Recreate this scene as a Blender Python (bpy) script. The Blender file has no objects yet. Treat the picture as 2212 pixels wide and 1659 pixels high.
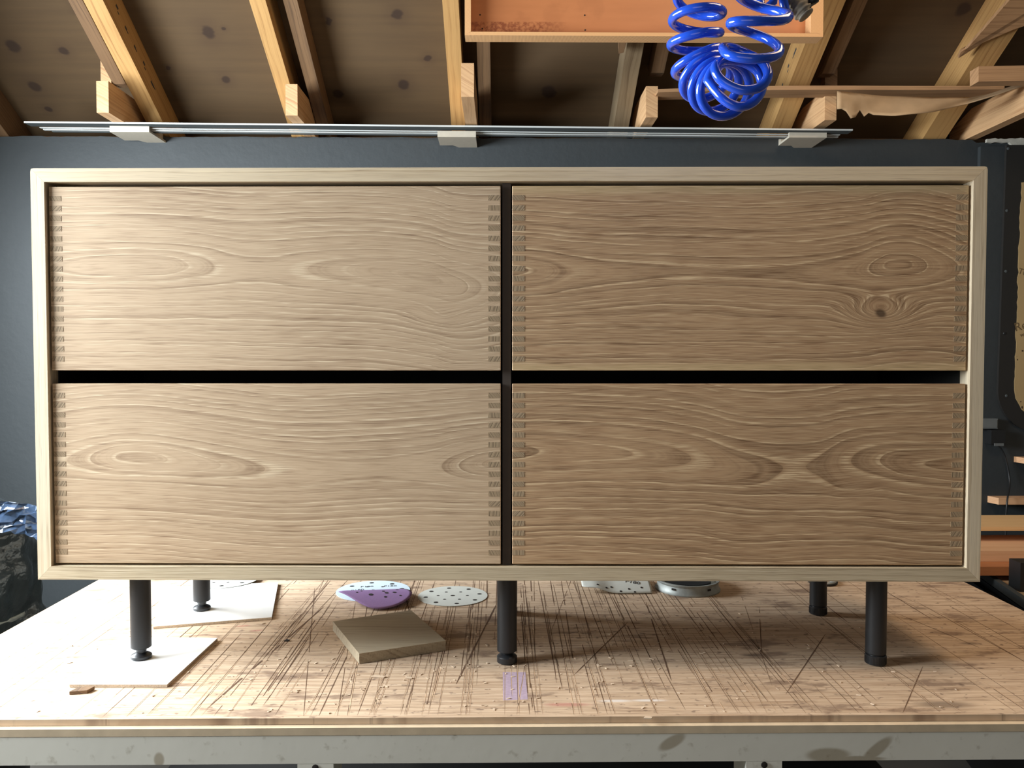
import bpy, bmesh, math, random
from mathutils import Vector, Matrix, noise as mnoise

# ------------------------------------------------------------------ camera, world, lights
S = bpy.context.scene
COL = S.collection
F = 1799.0
PITCH, YAW = math.radians(1.913), math.radians(0.717)
BENCH = 0.85
CAMZ = BENCH + 0.504
cam = bpy.data.cameras.new('camera'); camo = bpy.data.objects.new('camera', cam); COL.objects.link(camo)
cam.sensor_fit = 'HORIZONTAL'; cam.sensor_width = 36.0; cam.lens = 36.0 * F / 2212.0
cam.clip_start = 0.02
camo.location = (0, 0, CAMZ)
camo.rotation_euler = (math.pi / 2 - PITCH, 0, -YAW)
S.camera = camo

S.view_settings.view_transform = 'Standard'; S.view_settings.look = 'None'
S.view_settings.gamma = 1.0; S.view_settings.use_curve_mapping = False
S.view_settings.exposure = 0.0
S.cycles.use_denoising = True
S.cycles.max_bounces = 8; S.cycles.diffuse_bounces = 4

W = bpy.data.worlds.new('world'); S.world = W; W.use_nodes = True
W.node_tree.nodes['Background'].inputs[0].default_value = (0.62, 0.78, 1.0, 1)
W.node_tree.nodes['Background'].inputs[1].default_value = 0.07

def area(name, loc, target, sx, sy, power, color, spread=180):
    l = bpy.data.lights.new(name, 'AREA'); l.shape = 'RECTANGLE'; l.size = sx; l.size_y = sy
    l.energy = power; l.color = color; l.spread = math.radians(spread)
    o = bpy.data.objects.new(name, l); COL.objects.link(o); o.location = loc
    o.rotation_euler = (Vector(target) - Vector(loc)).to_track_quat('-Z', 'Y').to_euler()
    return o
area('window_daylight', (-1.90, 1.50, 1.70), (-0.5, 1.80, 0.90), 1.80, 0.84, 210, (0.88, 0.95, 1.0), 180)
area('rooflight', (0.95, 1.25, 2.75), (0.75, 1.5, 0.85), 0.8, 0.8, 17, (1.0, 0.74, 0.50))
area('front_fill', (-0.5, -2.3, 1.5), (0.2, 1.6, 1.5), 2.2, 1.8, 14, (1.0, 0.88, 0.74))  # frontal fill added behind the camera, no door modelled there

# ------------------------------------------------------------------ pixel rays (used only to place things on their real planes)
_Fw = Vector((math.sin(YAW) * math.cos(PITCH), math.cos(YAW) * math.cos(PITCH), -math.sin(PITCH)))
_R = Vector((math.cos(YAW), -math.sin(YAW), 0)); _U = _R.cross(_Fw)
def ray(px, py): return _Fw + _R * ((px - 1106) / F) - _U * ((py - 829.5) / F)
def at_y(px, py, y):
    d = ray(px, py); t = y / d.y
    return Vector((d.x * t, y, CAMZ + d.z * t))
def at_z(px, py, z=BENCH):
    d = ray(px, py); t = (z - CAMZ) / d.z
    return Vector((d.x * t, d.y * t, z))
SL = math.tan(math.radians(29.0))
WY = 3.10
WTOP = at_y(1106, 298, WY).z
R0Z = WTOP + 0.012                       # rafter underside height at the wall face
def at_roof(px, py, off=0.0):            # on the plane z = R0Z + off + (WY-y)*SL
    d = ray(px, py); t = (R0Z + off + WY * SL - CAMZ) / (d.z + d.y * SL)
    return Vector((d.x * t, d.y * t, CAMZ + d.z * t))

# ------------------------------------------------------------------ materials
def srgb(r, g, b):
    f = lambda c: (c / 255 / 12.92) if c / 255 <= 0.04045 else ((c / 255 + 0.055) / 1.055) ** 2.4
    return (f(r), f(g), f(b), 1.0)

class NT:
    def __init__(s, name):
        s.m = bpy.data.materials.new(name); s.m.use_nodes = True; s.t = s.m.node_tree; s.n = s.t.nodes
        s.b = s.n['Principled BSDF']
        s.tc = s.n.new('ShaderNodeTexCoord'); s.obj = s.tc.outputs['Object']
    def link(s, a, b): s.t.links.new(a, b)
    def put(s, sock, v):
        if isinstance(v, bpy.types.NodeSocket): s.link(v, sock)
        elif v is not None: sock.default_value = v
    def M(s, op, a, b=None, c=None, clamp=False):
        n = s.n.new('ShaderNodeMath'); n.operation = op; n.use_clamp = clamp
        s.put(n.inputs[0], a); s.put(n.inputs[1], b)
        if c is not None: s.put(n.inputs[2], c)
        return n.outputs[0]
    def sep(s, v):
        n = s.n.new('ShaderNodeSeparateXYZ'); s.link(v, n.inputs[0]); return n.outputs
    def comb(s, x, y, z=0.0):
        n = s.n.new('ShaderNodeCombineXYZ'); s.put(n.inputs[0], x); s.put(n.inputs[1], y); s.put(n.inputs[2], z); return n.outputs[0]
    def noise(s, vec, scale=1.0, detail=2.0, rough=0.5, dim='3D'):
        n = s.n.new('ShaderNodeTexNoise'); n.noise_dimensions = dim
        if dim == '1D': s.put(n.inputs['W'], vec)
        else: s.put(n.inputs['Vector'], vec)
        n.inputs['Scale'].default_value = scale; n.inputs['Detail'].default_value = detail; n.inputs['Roughness'].default_value = rough
        return n.outputs[0]
    def smooth(s, v, a, b, lo=0.0, hi=1.0):
        n = s.n.new('ShaderNodeMapRange'); n.interpolation_type = 'SMOOTHSTEP'
        s.put(n.inputs[0], v)
        n.inputs[1].default_value = a; n.inputs[2].default_value = b; n.inputs[3].default_value = lo; n.inputs[4].default_value = hi
        return n.outputs[0]
    def mix(s, f, a, b, mode='MIX'):
        n = s.n.new('ShaderNodeMix'); n.data_type = 'RGBA'; n.blend_type = mode
        s.put(n.inputs[0], f); s.put(n.inputs[6], a); s.put(n.inputs[7], b); return n.outputs[2]
    def curve(s, x, pts):
        n = s.n.new('ShaderNodeFloatCurve'); s.put(n.inputs['Value'], x); c = n.mapping.curves[0]
        while len(c.points) > 2: c.points.remove(c.points[1])
        c.points[0].location = pts[0]; c.points[1].location = pts[-1]
        for p in pts[1:-1]: c.points.new(*p)
        n.mapping.update(); return n.outputs[0]
    def bump(s, h, strength=0.3, dist=0.001):
        n = s.n.new('ShaderNodeBump'); n.inputs['Strength'].default_value = strength; n.inputs['Distance'].default_value = dist
        s.link(h, n.inputs['Height']); s.link(n.outputs[0], s.b.inputs['Normal'])
    def rand(s):
        n = s.n.new('ShaderNodeObjectInfo'); return n.outputs['Random']
    def spots(s, vec, pts, soft=0.35):      # pts: (x, y, rx, ry, angle)
        o = s.sep(vec); out = None
        for q in pts:
            x, y, rx, ry = q[:4]; a = q[4] if len(q) > 4 else 0.0
            dx = s.M('SUBTRACT', o[0], x); dy = s.M('SUBTRACT', o[1], y)
            u = s.M('DIVIDE', s.M('ADD', s.M('MULTIPLY', dx, math.cos(a)), s.M('MULTIPLY', dy, math.sin(a))), rx)
            v = s.M('DIVIDE', s.M('SUBTRACT', s.M('MULTIPLY', dy, math.cos(a)), s.M('MULTIPLY', dx, math.sin(a))), ry)
            r = s.M('SQRT', s.M('ADD', s.M('MULTIPLY', u, u), s.M('MULTIPLY', v, v)))
            k = s.smooth(r, 1.0 - soft, 1.0 + soft, 1.0, 0.0)
            out = k if out is None else s.M('MAXIMUM', out, k)
        return out

def plain(name, c, rough=0.6, metal=0.0, var=0.08, scale=30.0, bump=0.0, coat=0.0, spec=0.5):
    t = NT(name); n = t.noise(t.obj, scale, 3.0)
    d = tuple(x * (1 - var * 2) for x in c[:3]) + (1,); l = tuple(min(1, x * (1 + var * 2)) for x in c[:3]) + (1,)
    t.link(t.mix(n, d, l), t.b.inputs['Base Color'])
    t.b.inputs['Roughness'].default_value = rough; t.b.inputs['Metallic'].default_value = metal
    t.b.inputs['Coat Weight'].default_value = coat; t.b.inputs['Specular IOR Level'].default_value = spec
    if bump: t.bump(n, bump, 0.001)
    return t.m

def grain(name, light, dark, pore=None, axis='x', ring=0.010, warp=0.006, dpts=None, zpts=None, L=0.71, bumps=(), knots=(), porescale=1.0, poreamt=0.55, rough=0.62, contrast=1.0, bump=0.25, band=None):
    """flat-sawn timber: growth rings are level sets of f = sqrt((z-zc(x))^2 + d(x)^2)"""
    t = NT(name); o = t.sep(t.obj)
    X, Y, Z = {'x': (o[0], o[1], o[2]), 'z': (o[2], o[1], o[0]), 'y': (o[1], o[0], o[2]), 'xy': (o[0], o[2], o[1])}[axis]
    rnd = t.M('MULTIPLY', t.rand(), 7.3)
    v1 = t.comb(t.M('ADD', t.M('MULTIPLY', X, 3.2), rnd), t.M('MULTIPLY', Z, 15.0), t.M('MULTIPLY', Y, 12.0))
    w1 = t.M('MULTIPLY', t.M('SUBTRACT', t.noise(v1, 1.0, 2.0), 0.5), 2 * warp)
    v2 = t.comb(t.M('MULTIPLY', X, 26.0), t.M('ADD', t.M('MULTIPLY', Z, 150.0), rnd), t.M('MULTIPLY', Y, 90.0))
    w2 = t.M('MULTIPLY', t.M('SUBTRACT', t.noise(v2, 1.0, 2.0), 0.5), 0.22 * warp)
    zz = t.M('ADD', Z, t.M('ADD', w1, w2))
    for (bx, bz, sx, sz, amp) in bumps:
        u = t.M('DIVIDE', t.M('SUBTRACT', X, bx), sx); w = t.M('DIVIDE', t.M('SUBTRACT', Z, bz), sz)
        g = t.M('EXPONENT', t.M('MULTIPLY', t.M('ADD', t.M('MULTIPLY', u, u), t.M('MULTIPLY', w, w)), -1.0))
        zz = t.M('ADD', zz, t.M('MULTIPLY', g, amp))
    if dpts:
        xn = t.M('DIVIDE', X, L)
        d = t.M('MULTIPLY', t.curve(xn, [(a / L, b / 0.06) for a, b in dpts]), 0.06)
        zc = t.M('SUBTRACT', t.M('MULTIPLY', t.curve(xn, [(a / L, (b + 0.06) / 0.12) for a, b in zpts]), 0.12), 0.06)
        a = t.M('SUBTRACT', zz, zc)
        f = t.M('SQRT', t.M('ADD', t.M('MULTIPLY', a, a), t.M('MULTIPLY', d, d)))
    else:
        f = t.M('ADD', t.M('ADD', zz, t.M('MULTIPLY', Y, 0.6)), 1.0)
    ph = t.M('DIVIDE', f, ring)
    ph = t.M('ADD', ph, t.M('MULTIPLY', t.noise(ph, 0.55, 1.0, dim='1D'), 1.6))
    fr = t.M('FRACT', ph)
    early = t.M('MULTIPLY', t.smooth(fr, 0.0, 0.06), t.smooth(fr, 0.10, 0.34, 1.0, 0.0))
    amp = t.smooth(t.noise(t.comb(t.M('MULTIPLY', X, 2.2), t.M('MULTIPLY', ph, 0.9), rnd), 1.0, 1.0), 0.34, 0.62, 0.25, 1.25)
    late = t.M('MULTIPLY', t.smooth(fr, 0.35, 1.0), amp)
    early = t.M('MULTIPLY', early, amp)
    tone = t.M('ADD', t.M('MULTIPLY', t.noise(ph, 0.8, 2.0, dim='1D'), 0.45), t.M('MULTIPLY', late, 0.27 * contrast))
    vf = t.comb(t.M('MULTIPLY', X, 9.0), t.M('MULTIPLY', f, 700.0), Y)
    fib = t.noise(vf, 1.0, 2.0)
    tone = t.M('ADD', tone, t.M('MULTIPLY', t.M('SUBTRACT', fib, 0.5), 0.75))
    mid = t.noise(t.comb(t.M('MULTIPLY', X, 2.6), t.M('MULTIPLY', f, 210.0), Y), 1.0, 3.0, 0.6)
    tone = t.M('ADD', tone, t.M('MULTIPLY', t.M('SUBTRACT', mid, 0.5), 0.65))
    big = t.noise(t.comb(t.M('MULTIPLY', X, 4.0), t.M('MULTIPLY', Z, 9.0), rnd), 1.0, 2.0)
    tone = t.M('ADD', tone, t.M('MULTIPLY', t.M('SUBTRACT', big, 0.5), 0.7))
    col = t.mix(t.smooth(tone, 0.05, 0.95), light, dark)
    if band:
        k = t.smooth(t.M('ABSOLUTE', t.M('ADD', Z, t.M('MULTIPLY', w1, 2.0))), band[0], band[1])
        col = t.mix(t.M('MULTIPLY', k, band[3]), col, band[2])
    if pore:
        vp = t.comb(t.M('MULTIPLY', X, 20.0), t.M('MULTIPLY', t.M('ADD', Z, t.M('MULTIPLY', t.M('SUBTRACT', zz, Z), 0.7)), 900.0 * porescale), t.M('MULTIPLY', Y, 300.0))
        pn = t.noise(vp, 1.0, 2.0)
        pm = t.M('MULTIPLY', t.smooth(pn, 0.40, 0.60), t.M('ADD', t.M('MULTIPLY', early, 0.9), 0.32))
        col = t.mix(t.M('MULTIPLY', pm, poreamt), col, pore)
        pk = t.M('MULTIPLY', t.smooth(pn, 0.47, 0.30), t.M('ADD', t.M('MULTIPLY', late, 0.6), 0.42))
        col = t.mix(t.M('MULTIPLY', pk, 0.42), col, tuple(c * 0.45 for c in dark[:3]) + (1,))
    if knots:
        kv = t.comb(t.M('ADD', X, t.M('MULTIPLY', w1, 1.0)), t.M('ADD', Z, w1))
        k = t.spots(kv, knots, 0.45)
        col = t.mix(t.M('MULTIPLY', k, 0.85), col, tuple(c * 0.33 for c in dark[:3]) + (1,))
    t.link(col, t.b.inputs['Base Color'])
    t.b.inputs['Roughness'].default_value = rough
    if bump: t.bump(fib, bump, 0.0006)
    return t.m

OL, OD, OP = srgb(198, 170, 138), srgb(150, 120, 90), srgb(230, 209, 176)
OL2, OD2, OP2 = srgb(182, 146, 109), srgb(122, 89, 59), srgb(226, 197, 156)
m_dr = [
    grain('oak_top_left', OL, OD, OP, poreamt=.7, bump=.12, ring=0.0090, warp=0.006, L=0.709,
          dpts=[(0, .020), (.15, .012), (.235, .022), (.33, .034), (.40, .028), (.47, .020), (.54, .011), (.587, .007), (.635, .012), (.67, .022), (.709, .036)],
          zpts=[(0, .020), (.2, .020), (.33, .014), (.45, .014), (.54, .010), (.60, .002), (.66, -.012), (.709, -.010)],
          bumps=[(.615, -.062, .045, .022, .016)]),
    grain('oak_top_right', OL2, OD2, OP2, poreamt=.95, bump=.12, ring=0.0085, warp=0.0085, L=0.715, contrast=1.2, band=(.128, .142, srgb(206, 178, 132), .8),
          dpts=[(0, .004), (.05, .014), (.11, .028), (.2, .034), (.33, .036), (.45, .034), (.54, .024), (.58, .012), (.607, .005), (.635, .012), (.67, .026), (.715, .040)],
          zpts=[(0, .012), (.15, .010), (.3, .008), (.45, .006), (.54, .012), (.607, .022), (.66, .020), (.715, .010)],
          bumps=[(.58, -.054, .050, .024, .050), (.30, -.03, .14, .03, -.012)],
          knots=[(.580, -.056, .009, .0055, -.3)]),
    grain('oak_bottom_left', OL, OD, OP, poreamt=.7, bump=.12, ring=0.0090, warp=0.0055, L=0.709,
          dpts=[(0, .030), (.04, .024), (.08, .015), (.138, .006), (.2, .012), (.27, .020), (.38, .030), (.5, .035), (.6, .030), (.64, .022), (.68, .011), (.709, .003)],
          zpts=[(0, .020), (.08, .026), (.138, .026), (.26, .014), (.38, .004), (.5, .008), (.6, .012), (.709, .017)]),
    grain('oak_bottom_right', OL2, OD2, OP2, poreamt=.95, bump=.12, ring=0.0115, warp=0.009, L=0.715, contrast=1.15,
          dpts=[(0, .004), (.09, .018), (.2, .026), (.28, .034), (.375, .045), (.46, .050), (.53, .036), (.58, .026), (.64, .014), (.715, .006)],
          zpts=[(0, .035), (.1, .036), (.28, .026), (.375, .012), (.46, .014), (.56, .022), (.64, .018), (.715, .016)],
          bumps=[(.47, -.03, .10, .03, .014), (.30, -.07, .12, .03, -.010)]),
]
m_oak_h = grain('oak_frame_horizontal', srgb(220, 201, 170), srgb(192, 168, 134), srgb(236, 218, 180), ring=0.007, warp=0.004, poreamt=0.35, bump=0.15)
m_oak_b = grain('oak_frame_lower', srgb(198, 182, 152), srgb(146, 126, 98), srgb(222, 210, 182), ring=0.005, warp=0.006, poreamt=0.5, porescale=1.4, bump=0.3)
m_oak_v = grain('oak_frame_vertical', srgb(216, 201, 174), srgb(184, 162, 130), srgb(238, 222, 186), axis='z', ring=0.009, warp=0.005, poreamt=0.35, bump=0.15)
m_block = grain('offcut_oak', srgb(166, 152, 128), srgb(128, 112, 90), srgb(190, 176, 150), ring=0.012, warp=0.010, axis='xy', poreamt=0.3)
m_pine = grain('pine_rafter', srgb(184, 144, 90), srgb(140, 98, 54), axis='y', ring=0.012, warp=0.006, bump=0.15)
m_greypine = grain('grey_pine', srgb(132, 114, 88), srgb(98, 80, 58), axis='y', ring=0.014, warp=0.008, bump=0.15)
m_pine_l = grain('sawn_pine', srgb(206, 166, 122), srgb(160, 116, 76), axis='y', ring=0.010, warp=0.008, bump=0.2)
m_old = grain('old_rafter', srgb(120, 92, 64), srgb(78, 58, 40), axis='y', ring=0.010, warp=0.008, bump=0.2)
m_batten = grain('sawn_batten', srgb(172, 134, 96), srgb(122, 88, 58), axis='x', ring=0.010, warp=0.008, bump=0.2)
m_plank_a = grain('pale_plank', srgb(226, 184, 130), srgb(204, 156, 100), axis='x', ring=0.03, warp=0.01, bump=0.1)
m_plank_b = grain('pink_plank', srgb(222, 176, 134), srgb(196, 140, 96), axis='x', ring=0.03, warp=0.01, bump=0.1)
m_plank_c = grain('reddish_plank', srgb(186, 120, 74), srgb(150, 90, 52), axis='x', ring=0.012, warp=0.01, bump=0.2)

def endgrain_mat():
    t = NT('oak_end_grain'); o = t.sep(t.obj); r = t.M('MULTIPLY', t.rand(), 9.0)
    ang = t.M('SUBTRACT', t.rand(), 0.5)
    s = t.M('ADD', t.M('MULTIPLY', o[0], 560.0), t.M('MULTIPLY', t.M('MULTIPLY', o[2], ang), 1100.0))
    n = t.noise(t.M('ADD', s, r), 1.0, 2.0, dim='1D')
    c = t.mix(t.smooth(n, 0.36, 0.62), srgb(116, 98, 76), srgb(184, 160, 128))
    c = t.mix(t.M('MULTIPLY', t.rand(), 0.45), c, srgb(150, 128, 98))
    t.link(c, t.b.inputs['Base Color']); t.b.inputs['Roughness'].default_value = 0.7; return t.m
m_end = endgrain_mat()
m_black = plain('black_powder_coat', srgb(24, 25, 27), 0.5, 0.0, 0.05, 60, 0.05)
m_rubber = plain('black_foot', srgb(30, 31, 33), 0.38, 0.0, 0.05)
m_inner = plain('black_interior', srgb(20, 18, 16), 0.7)
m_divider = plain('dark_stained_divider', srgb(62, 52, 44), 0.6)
m_white = plain('white_melamine', srgb(236, 236, 234), 0.35, var=0.01)
m_chip = plain('chipboard_edge', srgb(190, 172, 150), 0.9, var=0.25, scale=500, bump=0.5)
m_metal = plain('aluminium_strip', srgb(72, 77, 78), 0.7, 0.0, 0.03, spec=0.2)
m_tin = plain('brushed_tin', srgb(150, 154, 150), 0.5, 0.35, 0.2, 60)
m_mdf = plain('grey_ply_block', srgb(176, 168, 152), 0.75, var=0.05, scale=60)
m_blue = plain('glossy_blue_hose', srgb(34, 78, 196), 0.16, var=0.06, scale=25, coat=0.6)
m_grey = plain('dusty_grey_tape', srgb(120, 112, 98), 0.7, var=0.25, scale=70, bump=0.5)
m_dust = plain('dusty_table', srgb(176, 150, 118), 0.9, var=0.15, scale=40)
m_plastic = plain('black_plastic', srgb(26, 27, 28), 0.45)
m_greyplastic = plain('grey_plastic', srgb(96, 100, 100), 0.5)
m_hole = plain('dark_hole', srgb(34, 26, 22), 0.9)
m_ink = plain('ink_print', srgb(52, 54, 58), 0.8)
m_pencil = plain('pencil', srgb(96, 78, 50), 0.9)
m_lav = plain('lavender_paint', srgb(176, 156, 172), 0.8, var=0.12, scale=160)
m_purple = plain('purple_abrasive', srgb(142, 112, 158), 0.85, var=0.05, scale=300, bump=0.2)
m_paperblue = plain('pale_blue_abrasive', srgb(196, 212, 222), 0.8, var=0.02)
m_papergrey = plain('pale_grey_abrasive', srgb(198, 200, 192), 0.8, var=0.03)
m_shav = plain('wood_shaving', srgb(206, 184, 158), 0.8, var=0.2)
m_kerf = plain('saw_kerf', srgb(100, 74, 54), 0.95, var=0.15, scale=120)
m_burr = plain('saw_burr', srgb(222, 190, 156), 0.9, var=0.1, scale=120)
m_fabric = plain('dusty_underlay', srgb(176, 146, 110), 0.9, var=0.12, scale=18, bump=0.4)
m_floor = plain('concrete_floor', srgb(84, 80, 74), 0.85, var=0.15, scale=4, bump=0.2)
m_darkwall = plain('workshop_wall_paint', srgb(112, 112, 106), 0.85, var=0.05, scale=3)
m_white_paint = plain('white_plaster', srgb(176, 172, 160), 0.9, var=0.15, scale=60, bump=0.6)
m_cab = plain('black_machine_paint', srgb(24, 26, 27), 0.45, var=0.1)
m_blackboard = plain('black_rubber_frame', srgb(24, 22, 19), 0.7, var=0.12, scale=12)

def bag_mat():
    t = NT('dark_bin_liner'); n = t.noise(t.obj, 14.0, 3.0)
    t.link(t.mix(n, srgb(28, 32, 34), srgb(56, 64, 68)), t.b.inputs['Base Color'])
    t.b.inputs['Roughness'].default_value = 0.28; t.bump(t.noise(t.obj, 26.0, 3.0), 0.7, 0.01); return t.m
m_bag = bag_mat()
def film_mat():
    t = NT('clear_blue_film'); n = t.noise(t.obj, 18.0, 3.0)
    t.link(t.mix(n, srgb(26, 38, 58), srgb(70, 88, 112)), t.b.inputs['Base Color'])
    t.b.inputs['Roughness'].default_value = 0.12; t.b.inputs['Alpha'].default_value = 0.8; t.bump(n, 0.5, 0.01); return t.m
m_film = film_mat()

def wall_mat():
    t = NT('dark_blue_wall'); n = t.noise(t.obj, 2.4, 4.0); n2 = t.noise(t.obj, 60.0, 3.0)
    c = t.mix(n, srgb(40, 45, 47), srgb(50, 56, 59)); c = t.mix(t.M('MULTIPLY', n2, 0.25), c, srgb(32, 35, 36))
    t.link(c, t.b.inputs['Base Color']); t.b.inputs['Roughness'].default_value = 0.65; t.bump(t.noise(t.obj, 35.0, 4.0), 0.35, 0.003); return t.m
m_wall = wall_mat()

def ply_mat(knots):
    t = NT('roof_plywood'); o = t.sep(t.obj)
    v = t.comb(t.M('MULTIPLY', o[0], 2.0), t.M('MULTIPLY', o[1], 34.0), 0.0)
    n = t.noise(v, 1.0, 4.0, 0.6); big = t.noise(t.obj, 2.2, 3.0)
    c = t.mix(n, srgb(102, 80, 50), srgb(74, 55, 34)); c = t.mix(t.M('MULTIPLY', big, 0.6), c, srgb(68, 51, 32))
    wv = t.comb(t.M('ADD', o[0], t.M('MULTIPLY', t.M('SUBTRACT', n, 0.5), 0.03)), o[1])
    k = t.spots(wv, knots, 0.3)
    c = t.mix(t.M('MULTIPLY', k, 0.85), c, srgb(32, 18, 10))
    halo = t.spots(wv, [(x, y, rx * 2.0, ry * 2.2) for x, y, rx, ry in knots], 0.9)
    c = t.mix(t.M('MULTIPLY', halo, 0.35), c, srgb(62, 42, 26))
    t.link(c, t.b.inputs['Base Color']); t.b.inputs['Roughness'].default_value = 0.85; t.bump(n, 0.2, 0.001); return t.m

def bench_mat():
    t = NT('scarred_bench_top'); o = t.sep(t.obj)
    w = t.noise(t.obj, 6.0, 3.0)
    v = t.comb(t.M('MULTIPLY', o[0], 5.0), t.M('MULTIPLY', t.M('ADD', o[1], t.M('MULTIPLY', w, 0.012)), 150.0), 0.0)
    n = t.noise(v, 1.0, 4.0, 0.65)
    c = t.mix(t.smooth(n, 0.3, 0.7), srgb(176, 148, 120), srgb(212, 188, 160))
    st = t.noise(t.comb(t.M('MULTIPLY', o[0], 9.0), t.M('MULTIPLY', o[1], 22.0), 3.0), 1.0, 5.0, 0.62)
    c = t.mix(t.smooth(st, 0.54, 0.66, 0.0, 0.72), c, srgb(122, 98, 80))
    st2 = t.noise(t.comb(t.M('MULTIPLY', o[0], 4.0), t.M('MULTIPLY', o[1], 8.0), 9.0), 1.0, 5.0, 0.6)
    c = t.mix(t.smooth(st2, 0.55, 0.72, 0.0, 0.7), c, srgb(226, 200, 170))
    fine = t.noise(t.comb(t.M('MULTIPLY', o[0], 12.0), t.M('MULTIPLY', o[1], 420.0), 1.0), 1.0, 2.0)
    c = t.mix(t.smooth(fine, 0.58, 0.67, 0.0, 0.6), c, srgb(112, 84, 64))
    sp = t.noise(t.comb(t.M('MULTIPLY', o[0], 60.0), t.M('MULTIPLY', o[1], 90.0), 5.0), 1.0, 3.0)
    c = t.mix(t.smooth(sp, 0.60, 0.70, 0.0, 0.65), c, srgb(104, 82, 68))
    red = [(P.x, P.y, .030, .006, 0) for P in [at_z(1225, 1522) - BO]] + [(P.x, P.y, .012, .004, 0.3) for P in [at_z(525, 1352) - BO, at_z(555, 1362) - BO]]
    c = t.mix(t.M('MULTIPLY', t.spots(t.obj, red, 0.5), 0.45), c, srgb(176, 84, 84))
    dk = [(P.x, P.y, .036, .011, 0) for P in [at_z(2040, 1522) - BO]] + [(P.x, P.y, .016, .006, 0) for P in [at_z(1985, 1314) - BO, at_z(2095, 1390) - BO, at_z(1625, 1415) - BO]]
    c = t.mix(t.M('MULTIPLY', t.M('MULTIPLY', t.spots(t.obj, dk, 0.6), n), 1.1), c, srgb(70, 56, 46))
    wh = [(P.x, P.y, .022, .004, 0) for P in [at_z(1400, 1513) - BO, at_z(1330, 1514) - BO]]
    c = t.mix(t.M('MULTIPLY', t.spots(t.obj, wh, 0.6), 0.7), c, srgb(232, 228, 224))
    t.link(c, t.b.inputs['Base Color']); t.b.inputs['Roughness'].default_value = 0.75
    h = t.M('ADD', n, t.M('MULTIPLY', fine, 0.7)); t.bump(h, 0.5, 0.0012); return t.m
BO = Vector((0.062, 1.1475, BENCH))

def apron_mat():
    t = NT('worn_grey_apron'); n = t.noise(t.obj, 9.0, 4.0); n2 = t.noise(t.obj, 70.0, 3.0)
    c = t.mix(n, srgb(214, 211, 198), srgb(228, 225, 212)); c = t.mix(t.smooth(n2, 0.6, 0.8, 0, 0.5), c, srgb(150, 140, 118))
    o = t.sep(t.obj); v = t.comb(o[0], o[2])
    st = []
    for px, py, rx, ry, a in [(1452, 1604, .020, .008, .5), (1790, 1632, .030, .010, 0), (1895, 1620, .026, .008, .7), (343, 1642, .007, .010, 0), (1850, 1640, .04, .004, 0), (980, 1584, .005, .003, -.7)]:
        P = at_y(px, py, 1.137) - BO; st.append((P.x, P.z, rx, ry, a))
    c = t.mix(t.M('MULTIPLY', t.spots(v, st, 0.25), 0.6), c, srgb(132, 112, 74))
    t.link(c, t.b.inputs['Base Color']); t.b.inputs['Roughness'].default_value = 0.6; t.bump(n2, 0.15, 0.001); return t.m

def tray_mat():
    t = NT('orange_ply_panel'); n = t.noise(t.comb(t.M('MULTIPLY', t.sep(t.obj)[0], 5.0), t.M('MULTIPLY', t.sep(t.obj)[2], 40.0)), 1.0, 4.0)
    c = t.mix(n, srgb(166, 104, 62), srgb(188, 122, 76))
    n2 = t.noise(t.obj, 90.0, 4.0, 0.7); o = t.sep(t.obj)
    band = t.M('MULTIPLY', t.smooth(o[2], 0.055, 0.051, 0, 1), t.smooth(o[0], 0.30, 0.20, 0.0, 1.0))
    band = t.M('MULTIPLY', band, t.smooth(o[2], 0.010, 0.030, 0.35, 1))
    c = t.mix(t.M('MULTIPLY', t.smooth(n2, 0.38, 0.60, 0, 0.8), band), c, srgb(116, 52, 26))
    n3 = t.noise(t.obj, 14.0, 3.0)
    c = t.mix(t.smooth(n3, 0.55, 0.7, 0, 0.3), c, srgb(150, 92, 54))
    t.link(c, t.b.inputs['Base Color']); t.b.inputs['Roughness'].default_value = 0.5; return t.m
def plyedge_mat():
    t = NT('plywood_edge'); o = t.sep(t.obj)
    s = t.M('FRACT', t.M('MULTIPLY', t.M('ADD', o[2], o[0]), 300.0))
    c = t.mix(t.smooth(s, 0.4, 0.6), srgb(222, 180, 128), srgb(176, 128, 84)); n = t.noise(t.obj, 120.0, 2.0)
    c = t.mix(t.M('MULTIPLY', n, 0.4), c, srgb(206, 160, 112))
    t.link(c, t.b.inputs['Base Color']); t.b.inputs['Roughness'].default_value = 0.8; return t.m
def board_mat(pts):
    t = NT('inked_ply_board'); n = t.noise(t.obj, 4.0, 4.0); o = t.sep(t.obj)
    c = t.mix(n, srgb(172, 148, 104), srgb(150, 126, 86))
    k = t.spots(t.comb(o[0], o[2]), pts, 0.2)
    c = t.mix(k, c, srgb(44, 26, 14)); t.link(c, t.b.inputs['Base Color']); t.b.inputs['Roughness'].default_value = 0.8; return t.m

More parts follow.
